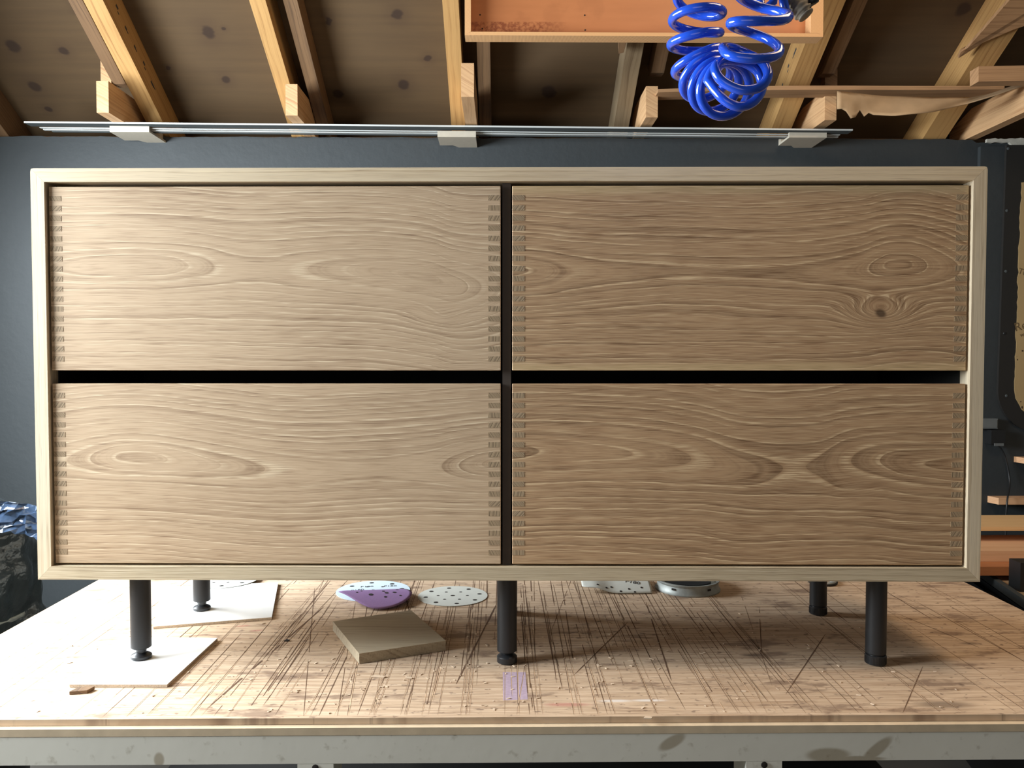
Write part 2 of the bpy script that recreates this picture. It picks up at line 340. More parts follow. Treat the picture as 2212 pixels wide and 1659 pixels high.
# ------------------------------------------------------------------ mesh helpers
def link(name, me, mat, parent=None, loc=None, rot=None):
    o = bpy.data.objects.new(name, me); COL.objects.link(o)
    if mat and not me.materials: me.materials.append(mat)
    if parent: o.parent = parent
    if loc is not None: o.location = loc
    if rot is not None: o.rotation_euler = rot
    return o
def finish(name, bm, mat, parent=None, loc=None, rot=None, smooth=False, bevel=0.0, seg=2):
    if bevel:
        bmesh.ops.bevel(bm, geom=[e for e in bm.edges if e.calc_face_angle(0) > 0.5], offset=bevel, segments=seg, affect='EDGES', profile=0.5)
    bmesh.ops.recalc_face_normals(bm, faces=bm.faces)
    me = bpy.data.meshes.new(name); bm.to_mesh(me); bm.free()
    if smooth:
        for p in me.polygons: p.use_smooth = True
    return link(name, me, mat, parent, loc, rot)
def add_box(bm, x0, x1, y0, y1, z0, z1, M=None):
    v = [bm.verts.new((x, y, z)) for x in (x0, x1) for y in (y0, y1) for z in (z0, z1)]
    if M:
        for q in v: q.co = M @ q.co
    for f in ((0, 1, 3, 2), (4, 6, 7, 5), (0, 4, 5, 1), (2, 3, 7, 6), (0, 2, 6, 4), (1, 5, 7, 3)):
        bm.faces.new([v[i] for i in f])
    return v
def box(name, b, mat, parent=None, loc=None, rot=None, bevel=0.0, seg=2):
    bm = bmesh.new(); add_box(bm, *b); return finish(name, bm, mat, parent, loc, rot, False, bevel, seg)
def add_prism(bm, pts, axis, a, b):       # polygon pts in the two other axes, extruded along axis from a to b
    def mk(p, t): return {'y': (p[0], t, p[1]), 'z': (p[0], p[1], t), 'x': (t, p[0], p[1])}[axis]
    A = [bm.verts.new(mk(p, a)) for p in pts]; B = [bm.verts.new(mk(p, b)) for p in pts]; n = len(pts)
    bm.faces.new(A); bm.faces.new(B[::-1])
    for i in range(n): bm.faces.new((A[i], B[i], B[(i + 1) % n], A[(i + 1) % n]))
def prism(name, pts, axis, a, b, mat, parent=None, loc=None, rot=None, bevel=0.0):
    bm = bmesh.new(); add_prism(bm, pts, axis, a, b); return finish(name, bm, mat, parent, loc, rot, False, bevel, 1)
def add_lathe(bm, prof, n=32, M=None, closed=True):
    rings = []
    for r, z in prof:
        rings.append([bm.verts.new((r * math.cos(2 * math.pi * i / n), r * math.sin(2 * math.pi * i / n), z)) for i in range(n)])
    if M:
        for R in rings:
            for v in R: v.co = M @ v.co
    for a, b in zip(rings, rings[1:]):
        for i in range(n): bm.faces.new((a[i], a[(i + 1) % n], b[(i + 1) % n], b[i]))
    if closed: bm.faces.new(rings[0][::-1]); bm.faces.new(rings[-1])
def lathe(name, prof, mat, parent=None, loc=None, rot=None, n=32, closed=True, smooth=True):
    bm = bmesh.new(); add_lathe(bm, prof, n, None, closed)
    o = finish(name, bm, mat, parent, loc, rot, False)
    if smooth: o.data.shade_smooth(); o.data.set_sharp_from_angle(angle=math.radians(35))
    return o
def add_tube(bm, pts, r, n=10, cap=True):
    pts = [Vector(p) for p in pts]; rings = []; nrm = None
    for i, p in enumerate(pts):
        t = (pts[min(i + 1, len(pts) - 1)] - pts[max(i - 1, 0)]).normalized()
        if nrm is None: nrm = t.orthogonal().normalized()
        nrm = (nrm - t * nrm.dot(t)).normalized(); b = t.cross(nrm)
        rr = r(i / (len(pts) - 1)) if callable(r) else r
        rings.append([bm.verts.new(p + (nrm * math.cos(2 * math.pi * k / n) + b * math.sin(2 * math.pi * k / n)) * rr) for k in range(n)])
    for a, b2 in zip(rings, rings[1:]):
        for k in range(n): bm.faces.new((a[k], a[(k + 1) % n], b2[(k + 1) % n], b2[k]))
    if cap: bm.faces.new(rings[0][::-1]); bm.faces.new(rings[-1])
def tube(name, pts, r, mat, parent=None, n=10):
    bm = bmesh.new(); add_tube(bm, pts, r, n); return finish(name, bm, mat, parent, smooth=True)
def tag(o, label, cat, group=None):
    o['label'] = label; o['category'] = cat
    if group: o['group'] = group
    return o
def empty(name, loc, rz=0.0, label=None, cat=None, group=None):
    o = bpy.data.objects.new(name, None); COL.objects.link(o); o.location = loc; o.rotation_euler = (0, 0, rz); o.empty_display_size = 0.05
    if label: tag(o, label, cat, group)
    return o
def struct(o): o['kind'] = 'structure'; return o
def stuff(o): o['kind'] = 'stuff'; return o
def text_mesh(name, s, size, mat, parent, loc, rot):
    cu = bpy.data.curves.new('text_' + name, 'FONT'); cu.body = s; cu.size = size; cu.extrude = 0.00008; cu.align_x = 'CENTER'; cu.align_y = 'CENTER'
    tmp = bpy.data.objects.new('tmp_text', cu); COL.objects.link(tmp)
    dg = bpy.context.evaluated_depsgraph_get(); me = bpy.data.meshes.new_from_object(tmp.evaluated_get(dg))
    bpy.data.objects.remove(tmp); bpy.data.curves.remove(cu); me.materials.clear()
    return link(name, me, mat, parent, loc, rot)
random.seed(4)

# ------------------------------------------------------------------ setting: walls, floor, roof
RX0, RX1, RYB = -2.02, 2.6, -2.5
struct(box('floor', (RX0, RX1, RYB, WY + 0.3, -0.1, 0.0), m_floor))
# rear wall with a ragged plaster top edge
bm = bmesh.new(); xs = [RX0 + (RX1 - RX0) * i / 260 for i in range(261)]
top = []
for x in xs:
    j = 0.004 * (mnoise.noise(Vector((x * 9, 0, 0))) + 0.8 * mnoise.noise(Vector((x * 40, 3, 0))))
    top.append((x, WTOP + j + (0.0 if x < 1.75 else -0.012)))
add_prism(bm, [(RX0, 0.0)] + [(RX1, 0.0)][:0] + top + [(RX1, 0.0)], 'y', WY, WY + 0.30)
struct(finish('wall_rear', bm, m_wall))
def wall_with_hole(name, x, y0, y1, z1, hole):
    bm = bmesh.new(); hy0, hy1, hz0, hz1 = hole; xa, xb = (x - 0.1, x) if x < 0 else (x, x + 0.1)
    for b in ((y0, hy0, 0, z1), (hy1, y1, 0, z1), (hy0, hy1, 0, hz0), (hy0, hy1, hz1, z1)): add_box(bm, xa, xb, b[0], b[1], b[2], b[3])
    return struct(finish(name, bm, m_darkwall))
# the left wall is open at its window, daylight lamp sits in the opening
wall_with_hole('wall_left', RX0, RYB, WY + 0.3, 3.2, (0.50, 2.40, 1.18, 2.12))
struct(box('wall_right', (RX1, RX1 + 0.1, RYB, WY + 0.3, 0, 3.2), m_darkwall))
bm = bmesh.new()
for z0, z1 in ((1.14, 1.18), (2.12, 2.16)): add_box(bm, RX0 - 0.08, RX0 + 0.02, 0.46, 2.44, z0, z1)
for y in (0.46, 2.40): add_box(bm, RX0 - 0.08, RX0 + 0.02, y, y + 0.04, 1.18, 2.12)
struct(finish('window_1', bm, m_mdf))

# roof: sheathing sheets, rafters
NR = Vector((0, SL, 1)).normalized()          # normal of the roof plane, in y-z
RD = 0.112
roof = empty('ceiling', (0, WY, R0Z)); struct(roof)
Mroof = Matrix.Rotation(-math.radians(29.0), 4, 'X')    # local y runs down the slope towards the wall
off = RD / math.cos(math.radians(29.0))
def roof_local(px, py, o=0.0):
    P = at_roof(px, py, o) - Vector((0, WY, R0Z)); return Mroof.inverted() @ P
kn = []
for px, py, rx, ry in [(28, 100, 14, 8), (138, 110, 10, 5), (74, 187, 13, 7), (163, 12, 8, 3), (167, 20, 7, 3), (450, 70, 12, 8), (488, 172, 9, 5), (483, 62, 5, 2), (710, 46, 6, 5), (858, 31, 11, 6), (925, 126, 8, 4), (872, 183, 12, 7), (731, 203, 12, 6), (1186, 199, 16, 9), (364, 147, 5, 3), (2080, 20, 14, 8), (105, 236, 8, 4)]:
    P = roof_local(px, py, off); kn.append((P.x, P.y, rx / F * 2.9, ry / F * 3.6 * 1.6))
m_ply = ply_mat(kn)
sheet_x = [RX0 - .1, -1.97, -0.75, 0.46, 1.68, RX1]
for a, b in zip(sheet_x, sheet_x[1:]):
    struct(box('plywood_sheet', (a + 0.001, b - 0.001, -6.2, 0.40, RD + random.uniform(0, .001), RD + 0.018), m_ply, roof, rot=(-math.radians(29.0), 0, 0)))
stub = box('eaves_board', (RX0, RX1, WY + 0.27, WY + 0.30, WTOP - 0.01, WTOP + 0.14), m_old); struct(stub); stub.name = 'trim_1'
stub = box('wall_plate', (RX0, RX1, WY + 0.13, WY + 0.22, WTOP - 0.03, WTOP + 0.035), m_old); struct(stub); stub.name = 'trim_2'

raf = [  # centre x of underside taken on the roof plane
    ('leftmost rafter, cut off by the photo edge', at_roof(-10, 190).x - 0.10), ('pine rafter with a knot and stamped marks, left of the sheet edge', at_roof(226, 50).x),
    ('yellow pine rafter second from left, above the second joist stub', at_roof(557, 5).x), ('near-vertical looking pine rafter left of the orange tray', at_roof(973, 5).x),
    ('grey waney-edged rafter under the orange tray', at_roof(1373, 95).x), ('stamped pine rafter behind the blue hose, right of the tray', at_roof(1757, 110).x),
    ('wide knotty rafter at far right with a gusset on it', at_roof(2140, 110).x)]
print('rafters', [round(r[1], 3) for r in raf])
RAFY0 = -5.9
for i, (lab, x) in enumerate(raf):
    r = empty('rafter', (x, WY, R0Z), 0, lab, 'rafter', 'pine roof rafters')
    w = [0.052, 0.060, 0.050, 0.050, 0.055, 0.072, 0.085][i]
    bm = bmesh.new()
    # side profile with a clipped lower end
    add_prism(bm, [(RAFY0, 0), (0.10, 0), (0.16, 0.04), (0.16, RD - 0.001), (RAFY0, RD - 0.001)], 'x', -w / 2, w / 2)
    o = finish('timber', bm, {0: m_old, 4: m_greypine}.get(i, m_pine), r, rot=(-math.radians(29.0), 0, 0), bevel=0.003, seg=1)
    if i in (1, 5):      # stamped marks along one face
        sgn = 1 if i == 1 else -1
        for k in range(11):
            yy = -0.95 + k * 0.075; L = random.uniform(0.012, 0.03)
            bm = bmesh.new(); add_box(bm, sgn * (w / 2), sgn * (w / 2 + 0.0006), yy, yy + L, 0.052 + 0.006 * math.sin(k * 2.3), 0.060 + 0.006 * math.sin(k * 2.3))
            add_box(bm, sgn * (w / 2), sgn * (w / 2 + 0.0006), yy + L, yy + L + 0.012, 0.050, 0.054)
            finish('stamp_mark', bm, m_ink, r, rot=(-math.radians(29.0), 0, 0))
    if i == 1:
        lathe('knot', [(0.021, -0.0008), (0.021, 0.0006)], m_old, r, loc=Mroof @ Vector((-0.006, -0.63, 0)), rot=(-math.radians(29.0), 0, 0), n=16)
# joist stubs lying on the wall
JW = 0.040
jz = WTOP + 0.0
stubs = [(222, 246, 'sawn joist end below the leftmost knotty rafter'), (630, 252, 'sawn joist end beside the second pine rafter'), (1010, 212, 'sawn joist end just left of the orange tray, highest of the stubs'),
         (1408, 256, 'sawn joist end left of the long batten, under the tray'), (1794, 262, 'sawn joist end carrying the torn underlay'),
         (2236, 240, 'large rough joist end at the far right edge, above the black-framed board')]
SX = [(ray(p, q) * ((jz - CAMZ) / ray(p, q).z)).x for p, q, _ in stubs]
print('stub x', SX)
# darker old rafters just right of the pine ones
for i, dx in ((1, -0.075), (2, 0.085), (3, 0.075), (4, 0.10), (5, 0.10)):
    x = {2: SX[1] + 0.046, 3: SX[2] + 0.046}.get(i, raf[i][1] + dx)
    e = {1: -0.20, 4: -0.26, 5: -0.26}.get(i, 0.12)
    bm = bmesh.new(); add_prism(bm, [(RAFY0, 0.035), (e, 0.035), (e + 0.04, 0.06), (e + 0.04, RD - 0.001), (RAFY0, RD - 0.001)], 'x', -0.022, 0.022)
    o = finish('old_rafter', bm, m_old, None, loc=(x, WY, R0Z), rot=(-math.radians(29.0), 0, 0), bevel=0.002, seg=1)
    tag(o, ['', 'dark old rafter half hidden left of the knotty pine rafter', 'dark old rafter right of the second pine rafter', 'dark old rafter beside the left end of the orange tray',
            'dark old rafter just right of the grey rafter under the tray', 'dark old rafter right of the stamped rafter behind the hose'][i], 'rafter', 'old dark rafters')
for k, (px, py, lab) in enumerate(stubs):
    d = ray(px, py); t = (jz - CAMZ) / d.z; x, y = d.x * t, d.y * t
    bm = bmesh.new(); add_prism(bm, [(y, jz), (WY + 0.13, jz), (WY + 0.13, jz + 0.06), (WY - 0.02, jz + 0.104), (y, jz + 0.104)], 'x', -JW / 2, JW / 2)
    for v in bm.verts: v.co.y -= y; v.co.z -= jz
    o = finish('joist_stub', bm, m_pine_l, None, loc=(x, y, jz + 0.004), bevel=0.0015, seg=1)
    tag(o, lab, 'joist', 'sawn joist ends on the wall')
print('stub y', [(ray(p, q) * ((jz - CAMZ) / ray(p, q).z)).y for p, q, _ in stubs])
# short strut standing on the first joist stub
P0 = at_y(229, 182, 2.93); P1 = at_y(225, 88, 2.93)
tag(box('strut', (-0.018, 0.018, -0.02, 0.02, 0, 0.17), m_pine_l, None, loc=(P0.x, 2.95, P0.z - 0.002), bevel=0.001, seg=1), 'short upright strut standing on the leftmost joist end', 'strut')
P0 = at_y(1793, 190, 2.98)
tag(box('strut', (-0.022, 0.022, -0.02, 0.02, 0, 0.20), m_old, None, loc=(P0.x, 2.99, P0.z - 0.002), bevel=0.001, seg=1), 'short dark upright strut right of the blue hose', 'strut')
# long batten and blocks on the right
bm = bmesh.new()
A, B = at_y(1421, 196, 2.80), at_y(2170, 186, 2.80)
n = 24; prev = None; secs = []
for i in range(n + 1):
    s = i / n; c = A.lerp(B, s); h = 0.0055 + 0.0015 * math.sin(s * 3)
    secs.append([bm.verts.new((c.x, c.y + dy, c.z + dz + 0.004 * math.sin(s * 5))) for dy, dz in ((0, -h), (0.085, -h), (0.085, h), (0, h))])
for a, b in zip(secs, secs[1:]):
    for k in range(4): bm.faces.new((a[k], a[(k + 1) % 4], b[(k + 1) % 4], b[k]))
bm.faces.new(secs[0][::-1]); bm.faces.new(secs[-1])
tag(finish('batten', bm, m_batten), 'long thin batten lying across the joist ends at right', 'batten')
P = at_y(2114, 172, 2.66)
tag(box('timber_block', (0, 0.4, 0, 0.05, -0.006, 0.042), m_batten, None, loc=(P.x, 2.66, P.z), rot=(0, -0.02, 0), bevel=0.002, seg=1), 'short pale timber block lying above the batten at far right', 'timber block')
# gusset across the right rafter
c = at_roof(2165, 60, -0.004); bm = bmesh.new()
add_prism(bm, [(-0.10, 0.085), (-0.105, 0.06), (0.02, -0.03), (0.16, -0.10), (0.2, -0.30), (-0.02, -0.28)], 'z', -0.012, -0.0005)
tag(finish('gusset_plate', bm, m_batten, None, loc=(raf[6][1], at_roof(2140, 75).y, at_roof(2140, 75).z), rot=(-math.radians(29.0), 0, 0), bevel=0.001), 'plywood gusset plate nailed under the far right rafter', 'gusset')
P = at_roof(1340, 88)
tag(prism('gusset_plate', [(-0.022, -0.10), (0.024, -0.10), (0.010, 0.03), (-0.006, 0.035)], 'z', -0.03, -0.001, m_old, None, loc=(P.x, P.y - 0.02, P.z), rot=(-math.radians(29.0), 0, 0)), 'small pointed gusset left of the grey rafter, under the tray', 'gusset')
# torn underlay
bm = bmesh.new(); nx, nz = 46, 7; grid = []
topc = [(1808, 198), (1900, 207), (2010, 212), (2090, 212), (2150, 200), (2212, 178), (2260, 168)]
botc = [(1808, 236), (1862, 232), (1880, 248), (1930, 251), (2010, 243), (2090, 225), (2150, 207), (2212, 186), (2260, 176)]
def interp(c, x):
    for (x0, y0), (x1, y1) in zip(c, c[1:]):
        if x <= x1: return y0 + (y1 - y0) * (x - x0) / (x1 - x0)
    return c[-1][1]
for i in range(nx + 1):
    px = 1808 + (2255 - 1808) * i / nx; row = []
    y0, y1 = interp(topc, px), interp(botc, px)
    if 1826 < px < 1874: y1 += 22 * abs(math.sin((px - 1826) / 48 * math.pi * 1.5)) + random.uniform(0, 5)
    for j in range(nz + 1):
        t = j / nz; P = at_y(px, y0 + (y1 - y0) * t, 2.78 - 0.012 * math.sin(t * 3 + i * 0.3) - 0.02 * t); row.append(bm.verts.new(P))
    grid.append(row)
for i in range(nx):
    for j in range(nz): bm.faces.new((grid[i][j], grid[i + 1][j], grid[i + 1][j + 1], grid[i][j + 1]))
o = finish('underlay_strip', bm, m_fabric, smooth=True); md = o.modifiers.new('thickness', 'SOLIDIFY'); md.thickness = 0.003
tag(o, 'torn dusty strip of roofing underlay sagging between joist ends', 'underlay')
# white plaster smear above the framed board
bm = bmesh.new(); pts = []
for i in range(30): pts.append((at_y(2128 + i * 6, 300, WY).x, at_y(2128, 299 + random.uniform(-2, 2), WY - 0.01).z))
low = [(p[0], at_y(2160, 306 + (8 if i > 8 else 2) + random.uniform(-1, 1), WY - 0.01).z) for i, p in enumerate(pts)]
add_prism(bm, pts + low[::-1], 'y', WY - 0.012, WY - 0.001); struct(finish('trim_3', bm, m_white_paint))
x0, x1 = at_y(2117, 400, WY - 0.02).x, at_y(2166, 400, WY - 0.02).x
struct(box('trim_4', (x0, x1 + 0.3, WY - 0.02, WY - 0.0005, 0.0, WTOP - 0.03), m_wall))

# ------------------------------------------------------------------ shelf of strips on brackets
YB = 2.955
for px0, px1, py0, py1, lab in [(237, 322, 272, 285, 'grey ply bracket block under the left end of the metal strips'), (945, 1028, 283, 296, 'grey ply bracket block at the middle of the metal strips'), (1705, 1786, 285, 297, 'grey ply bracket block under the right end of the metal strips')]:
    a = at_y(px0, py1, YB); b = at_y(px1, py0, YB); w = b.x - a.x; h = b.z - a.z
    r = empty('shelf_bracket', ((a.x + b.x) / 2, YB, a.z), 0, lab, 'bracket', 'bracket blocks of the strip rack')
    box('front_lip', (-w / 2, w / 2, 0, 0.012, 0.0, h), m_mdf, r, bevel=0.001, seg=1)
    bm = bmesh.new(); add_prism(bm, [(-w / 2, 0.0125), (w / 2, 0.0125), (w / 2, WY - YB), (0.0, WY - YB), (-0.02, WY - YB - 0.03), (-w / 2, WY - YB - 0.03)], 'z', 0.0, 0.007)
    finish('base_block', bm, m_mdf, r)
    box('back_block', (-w / 2 + .01, w / 2 - .01, WY - YB - 0.029, WY - YB, 0.0075, h + 0.01), m_mdf, r)
def strip(px0, pyl, px1, pyr, y, dep, th, lab, mat=m_metal):
    a, b = at_y(px0, pyl, y), at_y(px1, pyr, y); L = (b - a).length
    return tag(box('metal_strip', (0, L, 0, dep, -th, 0), mat, None, loc=a, rot=(0, -math.atan2(b.z - a.z, b.x - a.x), 0), bevel=0.0006, seg=1), lab, 'metal strip', 'long metal strips stored under the roof')
m_strip = plain('pale_metal_and_lit_edge', srgb(200, 204, 202), 0.35, 0.2, 0.02)
big = strip(52, 262, 1842, 279, 2.928, 0.042, 0.0058, 'widest long metal strip on top, with its lit front edge painted pale', m_metal)
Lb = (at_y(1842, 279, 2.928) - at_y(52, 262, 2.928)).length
box('painted_lit_edge', (0, Lb, -0.0012, -0.0001, -0.0056, 0), m_strip, big)  # light on the front edge put into colour: pale strip on darker metal
strip(85, 274.5, 1815, 290.5, 2.972, 0.012, 0.0020, 'thin metal strip just beneath the wide top strip', m_strip)
strip(93, 279, 1811, 295, 2.987, 0.012, 0.0022, 'thin metal strip second beneath the wide top strip', m_strip)
strip(112, 283, 1800, 298.5, 3.002, 0.012, 0.0020, 'lowest thin metal strip, nearest the blue wall')

# ------------------------------------------------------------------ overhead ply tray
TY = 2.30
tl = at_y(1003, -60, TY); bl = at_y(1004, 76, TY); br = at_y(1778, 76, TY)
tw = br.x - bl.x; th = 0.26; tk = 0.0165; td = 0.048
tray = empty('overhead_tray', (bl.x, TY, bl.z), 0, 'shallow plywood tray with an orange inside hanging under the roof', 'tray')
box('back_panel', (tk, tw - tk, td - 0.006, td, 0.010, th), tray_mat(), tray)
m_edge = plyedge_mat()
prism('bottom_rim', [(0, 0), (tw, 0), (tw - 0.012, 0.0095), (tk, 0.0095)], 'y', 0, td, m_edge, tray)
prism('side_rim', [(0, 0), (tk, 0.010), (tk, th), (0, th)], 'y', 0, td, m_edge, tray)
prism('side_rim', [(tw, 0), (tw, th), (tw - 0.034, th), (tw - 0.034, 0.010), (tw - 0.012, 0.010)], 'y', 0, td, m_edge, tray)
box('hanging_rail', (0.15, 0.18, td, td + 0.02, 0.05, 0.62), m_old, tray); box('hanging_rail', (tw - 0.2, tw - 0.17, td, td + 0.02, 0.05, 0.62), m_old, tray)
for px, py in ((1037, 32), (1263, 33), (1264, 65), (1042, 62)):
    P = at_y(px, py, TY + td - 0.006) - tray.location
    lathe('screw_hole', [(0.0022, 0), (0.0022, 0.0007)], m_hole, tray, loc=(P.x, P.y, P.z), rot=(math.pi / 2, 0, 0), n=8)

# ------------------------------------------------------------------ recoil hose
def catmull(P, n):
    out = []
    Q = [P[0] * 2 - P[1]] + P + [P[-1] * 2 - P[-2]]
    for i in range(1, len(Q) - 2):
        for k in range(n):
            t = k / n; a, b, c, d = Q[i - 1], Q[i], Q[i + 1], Q[i + 2]
            out.append(0.5 * ((2 * b) + (-a + c) * t + (2 * a - 5 * b + 4 * c - d) * t * t + (-a + 3 * b - 3 * c + d) * t ** 3))
    out.append(Q[-2]); return out
HY = 1.16
def hp(px, py, y): return at_y(px, py, y)
#   px, py, depth, turn pitch in metres
ctrl = [(1528, -80, 1.17, .036), (1518, -25, 1.17, .034), (1507, 30, 1.17, .031), (1502, 78, 1.175, .028), (1503, 118, 1.18, .0270), (1514, 152, 1.18, .0250), (1536, 182, 1.165, .0235), (1563, 194, 1.14, .0235),
        (1588, 184, 1.11, .025), (1602, 160, 1.095, .026), (1612, 122, 1.09, .042), (1622, 80, 1.09, .052), (1640, 35, 1.10, .056), (1655, -10, 1.12, .05), (1672, -60, 1.14, .05), (1690, -120, 1.16, .05)]
cp = [hp(a, b, c) for a, b, c, _ in ctrl]; path = catmull(cp, 90)
pit = [Vector((c[3], 0, 0)) for c in ctrl]; pits = [p.x for p in catmull(pit, 90)]
pts = []; phase = 0.6; nrm = None
for i, p in enumerate(path):
    t = (path[min(i + 1, len(path) - 1)] - path[max(i - 1, 0)]).normalized()
    if nrm is None: nrm = Vector((1, 0, 0))
    nrm = (nrm - t * nrm.dot(t)).normalized(); b = t.cross(nrm)
    if i: phase += 2 * math.pi * (path[i] - path[i - 1]).length / pits[i]
    pts.append((p, nrm.copy(), b.copy(), phase))
# resample at constant phase step
hl = []; step = 2 * math.pi / 40; ph = pts[0][3]; i = 0
while i < len(pts) - 1:
    while i < len(pts) - 1 and pts[i + 1][3] < ph: i += 1
    if i >= len(pts) - 1: break
    a, b = pts[i], pts[i + 1]; s = (ph - a[3]) / max(1e-9, b[3] - a[3])
    c = a[0].lerp(b[0], s); n_ = a[1].lerp(b[1], s).normalized(); b_ = a[2].lerp(b[2], s).normalized()
    R = 0.0325 + 0.005 * min(1, max(0, (c.x - 0.24) / 0.06)) if False else 0.0335 + 0.0035 * min(1, max(0, i / len(pts) * 2 - .8))
    hl.append(c + (n_ * math.cos(ph) + b_ * math.sin(ph)) * R); ph += step
def pxy(p):
    d = p - Vector((0, 0, CAMZ)); z = d.dot(_Fw); return 1106 + F * d.dot(_R) / z, 829.5 - F * d.dot(_U) / z
best = min((abs(pxy(p)[0] - 1531) + abs(pxy(p)[1] - 178) + 4000 * max(0, abs(p.y - 1.105) - .02), i) for i, p in enumerate(hl) if i > 200)[1]
tail = [(1560, 212, 1.100), (1594, 230, 1.098), (1628, 220, 1.100), (1646, 190, 1.105), (1636, 154, 1.108), (1604, 134, 1.106), (1566, 130, 1.098), (1545, 145, 1.085), (1558, 173, 1.078), (1600, 194, 1.074), (1642, 188, 1.074), (1659, 162, 1.080),
        (1646, 134, 1.100), (1614, 117, 1.118), (1582, 104, 1.118), (1562, 104, 1.095), (1578, 120, 1.070), (1626, 127, 1.062), (1672, 122, 1.066), (1684, 106, 1.082), (1664, 88, 1.108), (1624, 71, 1.120), (1590, 60, 1.106), (1578, 50, 1.080),
        (1598, 46, 1.064), (1645, 45, 1.060), (1690, 43, 1.066), (1704, 34, 1.084), (1684, 26, 1.106), (1640, 15, 1.120), (1604, -2, 1.108), (1592, -20, 1.082), (1620, -28, 1.062), (1670, -32, 1.064), (1708, -44, 1.080), (1700, -66, 1.108), (1640, -84, 1.120), (1600, -130, 1.10)]
hl = hl[:best + 1] + catmull([hl[best]] + [hp(*q) for q in tail], 8)[1:]
hose = empty('recoil_air_hose', hp(1560, 0, 1.16), 0, 'coiled glossy blue air hose hanging in a loop from above', 'hose')
o = tube('hose_coil', [p - hose.location for p in hl], 0.0063, m_blue, hose, n=12)
# straight run-ups and the taped coupling
e = hl[-1]
tube('hose_tail', [hp(1640, -40, 1.19) - hose.location, hp(1642, 0, 1.19) - hose.location, hp(1648, 20, 1.18) - hose.location, hp(1670, 5, 1.18) - hose.location, hp(1674, -40, 1.18) - hose.location], 0.0060, m_blue, hose)
tube('hose_tail', [hp(1688, -50, 1.20) - hose.location, hp(1692, 0, 1.19) - hose.location, hp(1697, 24, 1.19) - hose.location, hp(1704, 30, 1.19) - hose.location], 0.0062, m_blue, hose)
ca, cb = hp(1700, -14, 1.20) - hose.location, hp(1742, 34, 1.19) - hose.location
bm = bmesh.new(); N = 22
add_tube(bm, [ca.lerp(cb, i / N) for i in range(N + 1)], lambda t: 0.0105 + 0.0016 * math.sin(t * 40) + (0.003 if 0.55 < t < 0.9 else 0) + random.uniform(-.0006, .0006), 16)
finish('taped_coupling', bm, m_grey, hose, smooth=True)
tube('hose_tail', [hp(1750, -40, 1.19) - hose.location, hp(1754, 2, 1.19) - hose.location, hp(1757, 9, 1.19) - hose.location], 0.0085, m_plastic, hose)

# ------------------------------------------------------------------ workbench
bench = empty('workbench', (BO.x, BO.y, 0), 0, 'long battered workbench with a scored plywood top and grey front apron', 'workbench')
BX0, BX1, BYB = -0.909 - BO.x, 1.033 - BO.x, 1.15
m_bench = bench_mat(); m_apron = apron_mat()
SEAM = at_z(1400, 1311).y - BO.y
for a, b in ((0.0, SEAM - 0.0008), (SEAM + 0.0008, BYB)):
    bm = bmesh.new(); add_box(bm, BX0, BX1, a, b, -0.009, 0)
    finish('top_board', bm, m_bench, bench, loc=(0, 0, BENCH), bevel=0.0008, seg=1)
m_lip = plain('pale_lipping', srgb(206, 186, 156), 0.7, var=0.1, scale=50, bump=0.2)
box('core_board', (BX0 - 0.002, BX1 + 0.002, -0.010, BYB, -0.020, -0.0095), m_lip, bench, loc=(0, 0, BENCH), bevel=0.001, seg=1)
lx = [(at_y(642, 1650, 1.137).x - BO.x, at_y(720, 1650, 1.137).x - BO.x), (at_y(1612, 1650, 1.137).x - BO.x, at_y(1690, 1650, 1.137).x - BO.x)]
AZ = at_y(1106, 1648, 1.137).z - BENCH
box('front_apron', (BX0 - 0.02, BX1 + 0.02, -0.0095, 0.012, AZ, -0.0205), m_apron, bench, loc=(0, 0, BENCH), bevel=0.001, seg=1)
for s in (BX0 - 0.002, BX1 - 0.018): box('side_apron', (s, s + 0.02, 0.0125, BYB, AZ, -0.0205), m_apron, bench, loc=(0, 0, BENCH))
box('back_apron', (BX0 + .02, BX1 - .02, BYB - 0.02, BYB - .001, AZ, -0.0205), m_apron, bench, loc=(0, 0, BENCH))
for a, b in lx:
    for yy in (-0.0095, BYB - 0.07):
        lg = box('leg', (a, b, yy if yy > 0 else yy, yy + (0.045 if yy > 0 else 0.06), -BENCH, AZ - 0.0005), m_apron, bench, loc=(0, 0, BENCH), bevel=0.001, seg=1)
        if yy < 0:
            lathe('bolt', [(0.0028, 0), (0.0045, 0.0006), (0.0045, 0.0014), (0.002, 0.0018)], m_hole, lg, loc=((a + b) / 2, yy - 0.0002, AZ - 0.005), rot=(math.pi / 2, 0, 0), n=12)
box('lower_shelf', (BX0 + .03, BX1 - .03, 0.06, BYB - 0.08, -0.60, -0.58), m_inner, bench, loc=(0, 0, BENCH))
